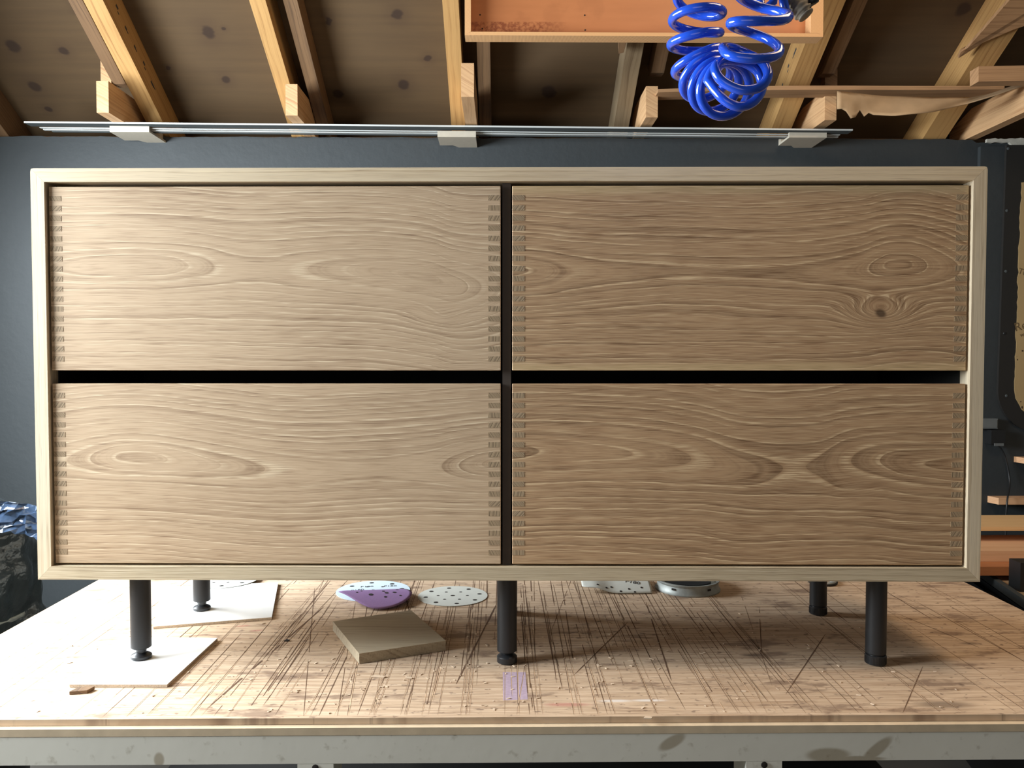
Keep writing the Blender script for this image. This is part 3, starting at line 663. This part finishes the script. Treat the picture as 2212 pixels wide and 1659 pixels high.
# saw kerfs
rk = random.Random(11); bd, bl_ = bmesh.new(), bmesh.new()
def kerf(bm, x0, y0, x1, y1, w, z):
    d = Vector((x1 - x0, y1 - y0)).normalized(); n = Vector((-d.y, d.x)) * w / 2
    nseg = max(1, int(math.hypot(x1 - x0, y1 - y0) / 0.035)); pv = None
    for k in range(nseg + 1):
        t = k / nseg; ww = 1.0 if 0 < k < nseg else 0.25
        ww *= rk.uniform(0.7, 1.2); cx, cy = x0 + (x1 - x0) * t, y0 + (y1 - y0) * t
        a = bm.verts.new((cx + n.x * ww, cy + n.y * ww, z)); b = bm.verts.new((cx - n.x * ww, cy - n.y * ww, z))
        if pv and rk.random() > 0.10: bm.faces.new((pv[0], a, b, pv[1]))
        pv = (a, b)
for k in range(250):
    x = rk.gauss(0.05, 0.42) if k % 4 else rk.uniform(-0.85, 1.0)
    if not -0.85 < x < 1.0: continue
    u = rk.random(); L = rk.uniform(0.10, 0.70); y0 = 1.155 + (0 if rk.random() < 0.35 else rk.uniform(0, 0.55)); y1 = min(2.2, y0 + L)
    ang = rk.gauss(0, 0.009) + (0.0 if u < 0.90 else rk.uniform(-0.2, 0.2))
    x2 = x - math.tan(ang) * (y1 - y0)
    if not -0.88 < x2 < 1.0: continue
    w = rk.uniform(0.0004, 0.0011) * (2.0 if rk.random() < 0.07 else 1)
    kerf(bd, x - BO.x, y0 - BO.y, x2 - BO.x, y1 - BO.y, w, 0.00025)
    if rk.random() < 0.7 and y0 < 1.32:
        ye = min(y1, 1.38); xe = x - math.tan(ang) * (ye - y0)
        kerf(bl_, x - BO.x + w, y0 - BO.y, xe - BO.x + w, ye - BO.y, w * 0.9, 0.00035)
for (a, b, c, d, w) in [(714, 1254, 566, 1426, .0014), (700, 1310, 448, 1530, .0028), (635, 1253, 520, 1354, .001), (1356, 1344, 1240, 1458, .0016), (1783, 1370, 1697, 1500, .0016), (1993, 1440, 1950, 1540, .0012), (1640, 1312, 1645, 1412, .0012),
                        (1073, 1304, 985, 1478, .0026), (1322, 1288, 1380, 1400, .002), (1395, 1300, 1450, 1470, .002), (1530, 1290, 1620, 1400, .002), (1870, 1260, 2060, 1350, .001), (1925, 1320, 2190, 1430, .001), (1980, 1300, 2205, 1425, .0012),
                        (940, 1254, 905, 1350, .001), (1026, 1254, 1018, 1330, .001), (1053, 1254, 1052, 1300, .001), (1162, 1254, 1200, 1455, .0014), (1124, 1270, 1150, 1530, .0014), (1212, 1254, 1240, 1440, .0012), (1245, 1254, 1290, 1440, .0012)]:
    P, Q = at_z(a, b) - BO, at_z(c, d) - BO; kerf(bd, P.x, P.y, Q.x, Q.y, w, 0.0003)
for k in range(14):
    y = rk.uniform(1.17, 1.9); x = rk.uniform(-0.7, 0.7); L = rk.uniform(0.1, 0.7)
    kerf(bd, x - BO.x, y - BO.y, min(x + L, 1.0) - BO.x, y - BO.y + rk.uniform(-.003, .003), 0.0007, 0.0002)
stuff(finish('saw_cuts', bd, m_kerf, bench, loc=(0, 0, BENCH))); stuff(finish('saw_cut_burrs', bl_, m_burr, bench, loc=(0, 0, BENCH)))
# lavender paint patch
a, b, c, d = [at_z(*q) - BO for q in ((1087, 1513), (1140, 1511), (1135, 1452), (1086, 1452))]
bm = bmesh.new(); add_prism(bm, [(p.x, p.y) for p in (a, b, c, d)], 'z', 0, 0.0002); finish('paint_patch', bm, m_lav, bench, loc=(0, 0, BENCH))
# shavings
bm = bmesh.new(); rs = random.Random(5)
for k in range(240):
    px, py = (rs.gauss(980, 420), rs.uniform(1350, 1545)) if k < 170 else (rs.uniform(100, 2150), rs.uniform(1270, 1545))
    P = at_z(px, py); L = rs.uniform(.0006, .0040); w = rs.uniform(.0005, .0016); a = rs.uniform(0, 3.14)
    if not -.88 < P.x < 1.0 or P.y < 1.16: continue
    M = Matrix.Translation((P.x, P.y, BENCH + 0.0004)) @ Matrix.Rotation(a, 4, 'Z') @ Matrix.Rotation(rs.uniform(-.2, .2), 4, 'Y')
    add_box(bm, -L, L, -w, w, 0, rs.uniform(.0003, .0012), M)
o = stuff(finish('wood_shavings', bm, m_shav)); tag(o, 'small pale wood shavings and chips scattered over the bench top', 'shavings')
for k, (px, py, L, w, lab) in enumerate([(818, 1463, .012, .004, 'larger pale wood chip in front of the offcut block'), (884, 1466, .006, .003, 'small triangular pale chip right of the larger chip'), (1400, 1552, .006, .004, 'white paint flake at the front edge of the bench'), (620, 1385, .004, .004, 'dark crumb of wood near the white panels')]):
    P = at_z(px, py)
    tag(prism('wood_chip', [(-L, -w), (L * .8, -w * .6), (L, w * .5), (-L * .6, w)], 'z', 0, .0015, m_shav if k != 3 else m_hole, None, loc=(P.x, P.y, BENCH + .0006), rot=(0, 0, -0.25)), lab, 'wood chip')

# ------------------------------------------------------------------ sideboard
CW, CH, CD, TH = 1.5, 0.653, 0.345, 0.0215
LEGH = 0.1467
sb = empty('sideboard', (0.0079, 1.3149, BENCH), math.radians(-1.219), 'pale oak sideboard with four finger-jointed drawers on black steel legs', 'sideboard')
zt, zb_ = LEGH + CH, LEGH
h = CW / 2
def mitred(name, pts, mat, origin):
    bm = bmesh.new(); add_prism(bm, [(p[0] - origin[0], p[1] - origin[1]) for p in pts], 'y', 0, CD)
    es = [e for e in bm.edges if e.calc_face_angle(0) > 0.5]
    bmesh.ops.bevel(bm, geom=es, offset=0.0005, segments=1, affect='EDGES', profile=0.5)
    return finish(name, bm, mat, sb, loc=(origin[0], 0, origin[1]))
g = 0.0001
mitred('top_panel', [(-h + .0025, zt - .0006), (-h + .0055, zt), (h - .0055, zt), (h - .0025, zt - .0006), (h - .0012 - g, zt - .0012), (h - TH - g, zt - TH), (-h + TH + g, zt - TH), (-h + .0012 + g, zt - .0012)], m_oak_h, (-h, zt))
mitred('bottom_panel', [(-h + g, zb_), (-h + TH + g, zb_ + TH), (h - TH - g, zb_ + TH), (h - g, zb_)], m_oak_b, (-h, zb_))
mitred('side_panel', [(-h, zb_ + g), (-h, zt - .0055), (-h + .0006, zt - .0025), (-h + .0012, zt - .0012 - g), (-h + TH, zt - TH - g), (-h + TH, zb_ + TH + g)], m_oak_v, (-h, zb_))
mitred('side_panel', [(h, zb_ + g), (h - TH, zb_ + TH + g), (h - TH, zt - TH - g), (h - .0012, zt - .0012 - g), (h - .0006, zt - .0025), (h, zt - .0055)], m_oak_v, (h, zb_))
box('back_panel', (-h + TH, h - TH, CD - 0.010, CD - 0.001, zb_ + TH, zt - TH), m_inner, sb)
for sx in (-1, 1): box('shade_liner', (min(sx * (h - TH), sx * (h - TH - .002)), max(sx * (h - TH), sx * (h - TH - .002)), 0.030, CD - 0.011, zb_ + TH + .0003, zt - TH - .0003), m_inner, sb)  # black liner added to put shade on the inner sides behind the drawers
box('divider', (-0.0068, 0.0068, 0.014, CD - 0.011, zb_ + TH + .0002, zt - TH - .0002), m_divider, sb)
# drawers (front faces measured on the photo)
REC = 0.0065
dz = [(zb_ + TH + 0.0035 + 0.289 + 0.0205, zt - TH - 0.0062), (zb_ + TH + 0.0035, zb_ + TH + 0.0035 + 0.2885)]
dxs = [(-h + TH + 0.0035, -0.0095), (0.0088, h - TH - 0.0035)]
fing_bm = bmesh.new(); add_box(fing_bm, -0.0096, 0.0096, -0.00035, 0.004, -0.0041, 0.0041)
fme = bpy.data.meshes.new('joint_finger'); bmesh.ops.recalc_face_normals(fing_bm, faces=fing_bm.faces); fing_bm.to_mesh(fme); fing_bm.free(); fme.materials.append(m_end)
k = 0
for r, (z0, z1) in enumerate(dz):
    for c, (x0, x1) in enumerate(dxs):
        zc_ = (z0 + z1) / 2; hh = (z1 - z0) / 2; w = x1 - x0
        bm = bmesh.new(); add_box(bm, 0, w, 0, 0.019, -hh, hh)
        bmesh.ops.bevel(bm, geom=[e for e in bm.edges], offset=0.0008, segments=1, affect='EDGES')
        fr = finish('drawer', bm, m_dr[r * 2 + c], sb, loc=(x0, REC, zc_))
        fr['label'] = ['straight-grained drawer front with an oval figure near its right end', 'brown drawer front with two knots near its right end', 'pale drawer front with an oval figure near its left end', 'brown drawer front with nested arrow-shaped figure'][r * 2 + c]
        box('drawer_box', (0.004, w - 0.004, 0.0195, 0.30, -hh + 0.012, hh - 0.012), m_inner, fr)
        for side in (0, 1):
            n = 17
            for q in range(n):
                fx = 0.0100 if side == 0 else w - 0.0100
                fz = hh - 0.0185 - q * (2 * hh - 0.037) / (n - 1)
                f = bpy.data.objects.new('joint_finger', fme); COL.objects.link(f); f.parent = fr; f.location = (fx, 0, fz)
# legs
LA, LB, LC = 0.1452, 0.0413, 0.3045
for lx_, ly, kind in [(-h + LA, LB, 'L1'), (0, LB, 'M'), (h - LA, LB, 'R'), (-h + LA, LC, 'L1'), (0, LC, 'M'), (h - LA, LC, 'R')]:
    base = 0.0053 if kind == 'L1' else 0.0008
    tb = {'L1': 0.0235, 'M': 0.0195, 'R': 0.0180}[kind]; fh = {'L1': 0.0140, 'M': 0.0140, 'R': 0.0160}[kind]
    leg = lathe('leg', [(0.0150, tb), (0.0162, tb + 0.001), (0.0162, LEGH - 0.0002)], m_black, sb, loc=(lx_, ly, 0), n=40)
    if kind == 'R': prof = [(0.0150, base), (0.0165, base + .001), (0.0165, fh - .001), (0.0155, fh), (0.0135, fh), (0.0135, tb)]
    else: prof = [(0.0150, base), (0.0166, base + .0012), (0.0166, fh - .0035), (0.0155, fh - .002), (0.0080, fh + .0015), (0.0095, tb)]
    ft = lathe('foot', prof, m_rubber, leg, n=40)
    if kind == 'R':
        bm = bmesh.new()
        for i in range(48):
            a = 2 * math.pi * i / 48; M = Matrix.Rotation(a, 4, 'Z'); add_box(bm, 0.0163, 0.0169, -0.0005, 0.0005, base + .002, fh - .002, M)
        finish('foot_ribs', bm, m_rubber, leg)

# ------------------------------------------------------------------ things on the bench
def poly_panel(name, pix, z, th, mat, lab, cat, edge=None):
    P = [at_z(*q, BENCH + z + th) for q in pix]; c = sum(P, Vector()) / len(P)
    return P, c
# white panels under the left legs
for pix, lab in (([(150, 1478), (361, 1478), (470, 1378), (262, 1376)], 'white chipboard offcut under the front left leg of the sideboard'), ([(331, 1353), (587, 1333), (601, 1258), (352, 1268)], 'white board offcut under the rear left leg of the sideboard')):
    P = [at_z(a, b, BENCH + 0.0052) for a, b in pix]; c = sum(P, Vector()) / 4
    r = empty('white_panel', (c.x, c.y, BENCH), 0, lab, 'panel', 'white board offcuts')
    pp = [(p.x - c.x, p.y - c.y) for p in P]
    bm = bmesh.new(); add_prism(bm, pp, 'z', 0.0045, 0.0052); finish('melamine_face', bm, m_white, r)
    bm = bmesh.new(); add_prism(bm, pp, 'z', 0.0004, 0.0045); finish('chipboard_core', bm, m_chip, r)
P = at_z(176, 1496); bm = bmesh.new(); add_prism(bm, [(-.014, -.008), (.010, -.006), (.016, .008), (.004, .009), (-.008, .006)], 'z', 0, .005)
tag(finish('wood_scrap', bm, m_old, None, loc=(P.x, P.y, BENCH + .0005), rot=(0.02, 0, 0.1), bevel=.0004), 'small brown wood scrap in front of the white panel', 'wood scrap')
# oak offcut
top_px = [(776, 1412), (963, 1384), (888, 1318), (719, 1342)]
P = [at_z(a, b, BENCH + 0.0175) for a, b in top_px]; c = sum(P, Vector()) / 4; bm = bmesh.new()
add_prism(bm, [(p.x - c.x, p.y - c.y) for p in P], 'z', 0, 0.017)
tag(finish('oak_offcut', bm, m_block, None, loc=(c.x, c.y, BENCH + 0.0005), bevel=.0008, seg=1), 'square grey-brown oak offcut block left of the middle leg', 'wood block')
# sanding discs
def disc_mesh(R, th=0.0008):
    bm = bmesh.new(); add_lathe(bm, [(R, 0), (R, th)], 56); return bm
def disc(px, py, wpx, mat, lab, texts=(), nh=0, rz=0.0, bend=0.0, z=0.0006):
    P = at_z(px, py); d = math.hypot(P.x, P.y); R = wpx / 2 / F * P.y * 1.01
    r = empty('sanding_disc', (P.x, P.y, BENCH + z), rz, lab, 'sanding disc', 'perforated sanding discs')
    finish('abrasive_sheet', disc_mesh(R), mat, r)
    holes = [(0, 0)] + [(0.78 * R * math.cos(a), 0.78 * R * math.sin(a)) for a in [2 * math.pi * i / 8 + .2 for i in range(8)]] + [(0.42 * R * math.cos(a), 0.42 * R * math.sin(a)) for a in [2 * math.pi * i / 6 for i in range(6)]]
    hb = bmesh.new(); add_lathe(hb, [(1, 0), (1, .0002)], 14); hm = bpy.data.meshes.new('hole'); hb.to_mesh(hm); hb.free(); hm.materials.append(m_hole)
    for i, (x, y) in enumerate(holes):
        o = bpy.data.objects.new('hole', hm); COL.objects.link(o); o.parent = r; o.location = (x, y, 0.00085); s = R * (0.065 if i < 9 else 0.045); o.scale = (s, s, 1)
    for s, x, y, a, sz in texts: text_mesh('printed_grade', s, sz, m_ink, r, (x, y, 0.0010), (0, 0, a))
    return r, R
disc(806, 1277, 158, m_paperblue, 'pale blue sanding disc with printed grades, under the purple one', texts=[('P180', -.018, .030, 0.15, .014), ('P180', .032, .034, .1, .014), ('P180', -.034, .004, .3, .014)])
disc(978, 1288, 150, m_papergrey, 'pale grey perforated sanding disc right of the purple one')
disc(486, 1257, 142, m_papergrey, 'white sanding disc half hidden behind the rear left leg', z=0.0060)
# purple curled disc
P = at_z(815, 1299); R = 0.071
r = empty('sanding_disc', (P.x, P.y, BENCH + 0.002), math.radians(8), 'purple perforated sanding disc curled up to a point at its left', 'sanding disc')
def curl(x, y):
    t = max(0.0, (x + 0.5 * R) / (1.5 * R)) if False else 0
    u = (-x + R) / (2 * R)           # 0 right, 1 left
    yy = y * (1 - 0.35 * u * u); zz = 0.010 + 0.021 * math.cos(y / R * 1.45) * (0.6 + 0.4 * u) - 0.010
    return Vector((x * (1 + .10 * u) , yy, max(0.0006, zz)))
bm = bmesh.new(); nr, na = 10, 56; rings = []
for i in range(1, nr + 1):
    rr = R * i / nr; row = []
    for j in range(na):
        a = 2 * math.pi * j / na; x, y = rr * math.cos(a), rr * math.sin(a)
        if x < 0: y *= (1 - 0.75 * (abs(x) / R) ** 2)
        row.append(bm.verts.new(curl(x, y)))
    rings.append(row)
cv = bm.verts.new(curl(0, 0))
for j in range(na): bm.faces.new((cv, rings[0][j], rings[0][(j + 1) % na]))
for a_, b_ in zip(rings, rings[1:]):
    for j in range(na): bm.faces.new((a_[j], b_[j], b_[(j + 1) % na], a_[(j + 1) % na]))
o = finish('abrasive_sheet', bm, m_purple, r, smooth=True); md = o.modifiers.new('thickness', 'SOLIDIFY'); md.thickness = 0.0008; md.offset = 1
for i, (x, y, s) in enumerate([(-.012, -.018, .0046), (.016, -.028, .003), (.034, -.002, .004), (.012, .006, .003), (-.030, .006, .002), (.040, .024, .003), (-.008, .026, .003), (.046, -.020, .0025), (.018, -.006, .004), (-.038, -.006, .0024)]):
    c = curl(x, y); n = (curl(x + .002, y) - c).cross(curl(x, y + .002) - c).normalized()
    bm = bmesh.new(); add_lathe(bm, [(s, 0), (s, .0003)], 14)
    o = finish('hole', bm, m_hole, r, loc=c + n * 0.0010); o.rotation_euler = n.to_track_quat('Z', 'Y').to_euler()
# curled sandpaper sheet
A = at_z(1256, 1276); B = at_z(1405, 1276)
r = empty('sandpaper_sheet', ((A.x + B.x) / 2, A.y + 0.018, BENCH + .0006), 0, 'curled grey sandpaper sheet with printed grades left of the metal flange', 'sandpaper')
w = (B.x - A.x) / 2; bm = bmesh.new(); nx, ny = 36, 14; G = []
def sp(u, v):       # u -1..1 across, v 0..1 front to back
    fy = -0.030 - 0.016 * math.sqrt(max(0, 1 - ((u - .35) / 1.35) ** 2)) + v * 0.10
    lift = 0.010 * max(0, -u) ** 1.5 * (1 - v) + 0.006 * math.exp(-((u + .6) / .3) ** 2) * (1 - v)
    return Vector((u * w, fy, 0.0012 + lift + 0.016 * math.sin(v * math.pi * .9)))
for i in range(nx + 1): G.append([bm.verts.new(sp(-1 + 2 * i / nx, j / ny)) for j in range(ny + 1)])
for i in range(nx):
    for j in range(ny): bm.faces.new((G[i][j], G[i + 1][j], G[i + 1][j + 1], G[i][j + 1]))
o = finish('abrasive_sheet', bm, m_papergrey, r, smooth=True); md = o.modifiers.new('thickness', 'SOLIDIFY'); md.thickness = 0.0008
for s, u, v, a in (('P180', -.55, .42, -2.2), ('P180', .50, .35, -1.9)):
    c = sp(u, v); n = (sp(u + .02, v) - c).cross(sp(u, v + .02) - c).normalized()
    q = n.to_track_quat('Z', 'Y').to_matrix().to_4x4() @ Matrix.Rotation(a + math.pi / 2, 4, 'Z')
    text_mesh('printed_grade', s, .016, m_ink, r, c + n * .0012, q.to_euler())
for u, v in ((-.55, .12), (-.15, .16), (.1, .05), (.35, .12), (.5, .03), (.72, .16), (-.3, .1)):
    c = sp(u, v); n = (sp(u + .02, v) - c).cross(sp(u, v + .02) - c).normalized(); bm = bmesh.new(); add_lathe(bm, [(.0026, 0), (.0026, .0003)], 12)
    o = finish('hole', bm, m_hole, r, loc=c + n * .0010); o.rotation_euler = n.to_track_quat('Z', 'Y').to_euler()
# metal flange
A = at_z(1491, 1278); FR = 142 / 2 / F * A.y
fl = empty('metal_flange', (A.x, A.y + 0.025, BENCH + .0006), 0, 'round dusty metal flange with small slots, right of the sandpaper', 'metal flange')
lathe('rim', [(FR * .6, 0), (FR, 0), (FR, .002), (FR * .95, .006), (FR * .93, .016), (FR * .97, .020), (FR * .97, .022), (FR * .90, .022), (FR * .88, .012), (FR * .5, .011)], m_tin, fl, n=64)
lathe('inner_ring', [(FR * .55, .0112), (FR * .70, .0112), (FR * .72, .020), (FR * .5, .019)], m_plastic, fl, n=48)
for a in (-2.25, -1.05):
    bm = bmesh.new(); add_box(bm, FR * .93, FR * .965, -.004, .004, .0100, .0135, Matrix.Rotation(a, 4, 'Z')); finish('slot', bm, m_hole, fl)
# small ring behind the rear right leg
A = at_z(1782, 1264); bm = bmesh.new(); add_lathe(bm, [(.020, 0), (.028, 0), (.029, .003), (.028, .006), (.020, .006), (.020, 0)], 40, closed=False)
rg = empty('bearing_ring', (A.x + .002, A.y + .018, BENCH + .0006), 0, 'small black and chrome ring behind the rear right leg', 'ring')
finish('chrome_ring', bm, m_tin, rg, smooth=True); bm = bmesh.new(); add_lathe(bm, [(.0292, .001), (.0315, .001), (.0315, .0045), (.0292, .0045), (.0292, .001)], 40, closed=False); finish('black_band', bm, m_plastic, rg, smooth=True)

# ------------------------------------------------------------------ right background: planks and saw table
def plank(y0, y1, zt_, th, mat, lab, x0=0.62, x1=2.3, name='plank'):
    bm = bmesh.new(); add_box(bm, 0, x1 - x0, 0, y1 - y0, -th, 0)
    return tag(finish(name, bm, mat, None, loc=(x0, y0, zt_), bevel=.0015, seg=1), lab, 'plank', 'planks stacked on the saw table')
zB = at_y(2160, 1190, 2.33).z; zC = at_y(2160, 1224, 2.275).z; zA = at_y(2160, 1138, 2.44).z
plank(2.275, 2.60, zC, 0.025, m_plank_c, 'lowest reddish plank of the stack right of the sideboard')
plank(2.33, 2.54, zB, zB - zC - .0005, m_plank_b, 'pinkish middle plank of the stack right of the sideboard')
plank(2.44, 2.62, zA, 0.012, m_plank_a, 'pale top plank of the stack right of the sideboard')
for x in (0.8, 1.9): tag(box('spacer_stick', (0, .03, 0, .09, 0, zA - .012 - zB - .001), m_plank_b, None, loc=(x, 2.445, zB + .0005)), 'spacer stick holding up the %s end of the pale top plank' % ('left' if x < 1 else 'right'), 'spacer')
tz = at_z(2140, 1250, .70)
zt2 = zC - 0.0255
q0 = at_z(2148, 1252, zt2 - .012); q1 = at_z(2212, 1296, zt2 - .012)
dv = (q1 - q0).normalized(); far = q0 - dv * 0.3; near = q1 + dv * 0.5
st = empty('saw_table', (q0.x, q0.y, 0), 0, 'black saw table with an aluminium rail and dusty top, right of the bench', 'saw table')
L0 = st.location
def rel(p, z): return (p.x - L0.x, p.y - L0.y, z)
nn = Vector((-dv.y, dv.x, 0)); nn = nn if nn.x > 0 else -nn
def slab(name, off0, off1, z0, z1, mat, a=far, b=near):
    bm = bmesh.new(); pts = [a + nn * off0, b + nn * off0, b + nn * off1, a + nn * off1]
    add_prism(bm, [(p.x - L0.x, p.y - L0.y) for p in pts], 'z', z0, z1); return finish(name, bm, mat, st, bevel=.001)
slab('aluminium_rail', 0.0, 0.016, zt2 - .034, zt2 - .012, m_metal); slab('table_top', 0.017, 0.7, zt2 - .040, zt2 - .016, m_dust)
slab('black_body', 0.006, 0.66, .12, zt2 - .041, m_cab); slab('lower_rail', -0.012, 0.0055, zt2 - .10, zt2 - .055, m_cab)
for s_ in (0.2, 0.7):
    for o_ in (.05, .55):
        p = far.lerp(near, s_) + nn * o_; bm = bmesh.new(); add_box(bm, -.03, .03, -.03, .03, 0, .12); finish('leg', bm, m_cab, st, loc=rel(p, 0))
for x in (1.15, 2.0):
    bx = box('support_block', (-.05, .05, -.1, .1, 0, .0), m_plank_b) if False else None
p = at_y(2209, 1290, 2.17); bm = bmesh.new(); add_box(bm, 0, .06, 0, .05, p.z - .12, at_y(2205, 1216, 2.17).z)
finish('fence_post', bm, m_cab, st, loc=(at_y(2204, 1250, 2.17).x - L0.x, 2.17 - L0.y, 0), bevel=.002)
# ledgers under the plank stack
tag(box('timber_ledger', (0, 1.6, 0, .20, zt2 - .60, zt2 - .0003 + .0), m_cab, None, loc=(0.68, 2.36, 0)), 'black cupboard carrying the stacked planks behind the bench', 'cupboard') if False else None

# ------------------------------------------------------------------ fittings on the rear wall, right
WF = WY - 0.02
def wall_pt(px, py, y=WF): return at_y(px, py, y)
a = wall_pt(2100, 925); b = wall_pt(2146, 903)
so = empty('wall_socket', (a.x, WF, a.z), 0, 'grey wall socket box just right of the sideboard', 'socket')
w, hh = b.x - a.x, b.z - a.z
box('socket_box', (0, w, -0.028, 0, 0, hh), m_greyplastic, so, bevel=.002); box('socket_face', (.004, w - .004, -0.031, -0.0285, .004, hh - .004), m_greyplastic, so)
a = wall_pt(2126, 957); b = wall_pt(2156, 927)
pa = empty('power_adapter', (a.x, WF, a.z), 0, 'black plug adapter on the wall below the grey socket, with a cable', 'adapter')
box('adapter_body', (0, b.x - a.x, -0.045, 0, 0, b.z - a.z), m_plastic, pa, bevel=.006); box('label_tag', (.010, .045, -0.048, -.0455, -.006, .004), m_greyplastic, pa)
cps = [wall_pt(2140, 958, WF - .02), wall_pt(2158, 964, WF - .02), wall_pt(2172, 990, WF - .02), wall_pt(2181, 1040, WF - .03), wall_pt(2176, 1080, WF - .075), wall_pt(2173, 1120, WF - .08), wall_pt(2172, 1160, WF - .08)]
tube('cable', [p - pa.location for p in catmull(cps, 8)], 0.0032, m_plastic, pa, 8)
for px0, py0, py1, lab in ((2190, 986, 998, 'short pale batten on the wall, the upper one'), (2133, 1071, 1085, 'pinkish batten on the wall behind the thin cable')):
    a = wall_pt(px0, py1); b = wall_pt(px0, py0); bm = bmesh.new()
    add_prism(bm, [(0, 0), (0.012, -.05), (0.6, -.05), (0.6, 0)], 'z', 0, b.z - a.z)
    tag(finish('wall_batten', bm, m_plank_b, None, loc=(a.x, WF - .0003, a.z), bevel=.001), lab, 'batten')
# black framed board
NY = WF - 0.001
def arc(cx, cz, r, a0, a1, n): return [(cx + r * math.cos(a0 + (a1 - a0) * i / n), cz + r * math.sin(a0 + (a1 - a0) * i / n)) for i in range(n + 1)]
X0 = wall_pt(2160, 600).x; ZT = wall_pt(2175, 315).z; ZB = wall_pt(2212, 934).z; Rr = 0.16
nb = empty('framed_board', (X0, NY, ZB), 0, 'beige board with scribbles in a black rounded frame at the right edge', 'board')
BW, BH = 0.9, ZT - ZB
bm = bmesh.new(); add_prism(bm, [(BW, 0)] + [(BW, BH), (0.008, BH)] + arc(Rr - .006, Rr, Rr, math.pi, 1.5 * math.pi, 14), 'y', -0.012, 0)
finish('black_frame', bm, m_blackboard, nb)
fx = wall_pt(2188, 600).x - X0 + .004; ft = wall_pt(2195, 396).z - ZB; fb = ZB * 0 + (wall_pt(2212, 893).z - ZB) - 0.03
pts = [(fx + random.uniform(-.003, .003) + .012 * (1 - 0) * (z / 40), fb + .15 + (ft - fb - .15) * z / 40) for z in range(40, -1, -1)]
pts += [(p[0] + random.uniform(-.002, .002), p[1]) for p in arc(fx + .13, fb + .13, .13, math.pi * 1.03, 1.5 * math.pi, 12)]
pts += [(BW - .05, fb), (BW - .05, ft + .02)] + [(fx + .3, ft + .02), (fx + .15, ft + .012)]
bspots = []
for px, py, rx, ry in [(2209, 758, .004, .003), (2198, 777, .002, .003), (2197, 770, .001, .001), (2193, 863, .002, .003), (2196, 876, .003, .003), (2208, 880, .003, .005), (2187, 831, .002, .001), (2205, 868, .003, .002), (2202, 712, .001, .001)]:
    P = wall_pt(px, py, NY - .014); bspots.append((P.x - X0, P.z - ZB, rx, ry))
bm = bmesh.new(); add_prism(bm, pts, 'y', -0.014, -0.0121); finish('ply_face', bm, board_mat(bspots), nb)
for px, py in ((2175, 455), (2173, 586), (2174, 855), (2178, 321), (2170, 720)):
    P = wall_pt(px, py, NY - .012); lathe('rivet', [(.0055, 0), (.0045, .0015), (.002, .0022)], m_metal if py != 720 else m_plastic, nb, loc=(P.x - X0, -.0121, P.z - ZB), rot=(math.pi / 2, 0, 0), n=14)
for s, px, py, sz in (('Tues', 2216, 590, .03), ('Rens', 2216, 702, .045), ('ww', 2212, 722, .022)):
    P = wall_pt(px, py, NY - .014); text_mesh('pencil_writing', s, sz, m_pencil, nb, (P.x - X0, -.0145, P.z - ZB), (math.pi / 2, -0.25 if s != 'Tues' else 0.3, 0))

# ------------------------------------------------------------------ bin with liner, left
BC = Vector((-1.44, 2.12, 0)); ZR = at_y(0, 1338, 1.93).z - 0.035
bn = empty('waste_bin', BC, 0, 'round grey bin behind the left end of the bench', 'bin')
lathe('bin_body', [(.17, 0), (.19, .02), (.215, ZR - .03), (.215, ZR - .02)], m_cab, bn, n=48)
bm = bmesh.new(); add_lathe(bm, [(.214, ZR - .025), (.219, ZR - .018), (.221, ZR - .012), (.219, ZR - .007), (.214, ZR - .010), (.214, ZR - .025)], 48, closed=False); finish('bin_rim', bm, m_tin, bn, smooth=True)
def blob(name, prof, amp, mat, loc, seed, parent=None, n=72, m=46):
    bm = bmesh.new(); R_ = []
    for j in range(m + 1):
        t = j / m; row = []
        for i in range(n):
            a = 2 * math.pi * i / n; rr, zz = prof(t)
            v = Vector((math.cos(a) * rr, math.sin(a) * rr, zz)); q = Vector((v.x * 9, v.y * 9, v.z * 6 + seed))
            d = amp * (abs(mnoise.noise(q)) * 2.2 - .5 + .6 * abs(mnoise.noise(q * 2.7)))
            v += Vector((math.cos(a), math.sin(a), 0.35)) * d * min(1, rr * 12); row.append(bm.verts.new(v))
        R_.append(row)
    for a_, b_ in zip(R_, R_[1:]):
        for i in range(n): bm.faces.new((a_[i], a_[(i + 1) % n], b_[(i + 1) % n], b_[i]))
    bm.faces.new(R_[0][::-1]); bm.faces.new(R_[-1]); return finish(name, bm, mat, parent, loc, smooth=True)
bag = blob('bin_bag', lambda t: (.205 + .030 * math.sin(t * 3.0) - (.10 * max(0, t - .8) / .2) if t < .98 else .04, -.10 + t * .385), .030, m_bag, BC + Vector((0, 0, ZR - .0)), 3.0)
tag(bag, 'crumpled dark bin bag bulging out of the grey bin', 'bin bag')
# clear film on top
bm = bmesh.new(); G = []; rf = random.Random(8)
P = at_y(44, 1112, 2.02)
for i in range(13):
    row = []
    for j in range(9):
        x = -.06 + .16 * i / 12; z = -.035 + .075 * j / 8
        row.append(bm.verts.new((x + rf.uniform(-.005, .005), rf.uniform(-.012, .012) - .10 * 0 , z - max(0, x - .0) * .35 + rf.uniform(-.005, .005))))
    G.append(row)
for i in range(12):
    for j in range(8): bm.faces.new((G[i][j], G[i + 1][j], G[i + 1][j + 1]) ); bm.faces.new((G[i][j], G[i + 1][j + 1], G[i][j + 1]))
fo = finish('plastic_film', bm, m_film, None, loc=P + Vector((0, -.03, 0))); md = fo.modifiers.new('thickness', 'SOLIDIFY'); md.thickness = .0006
tag(fo, 'shiny blue-tinted clear plastic crumpled on top of the bin bag', 'plastic film')
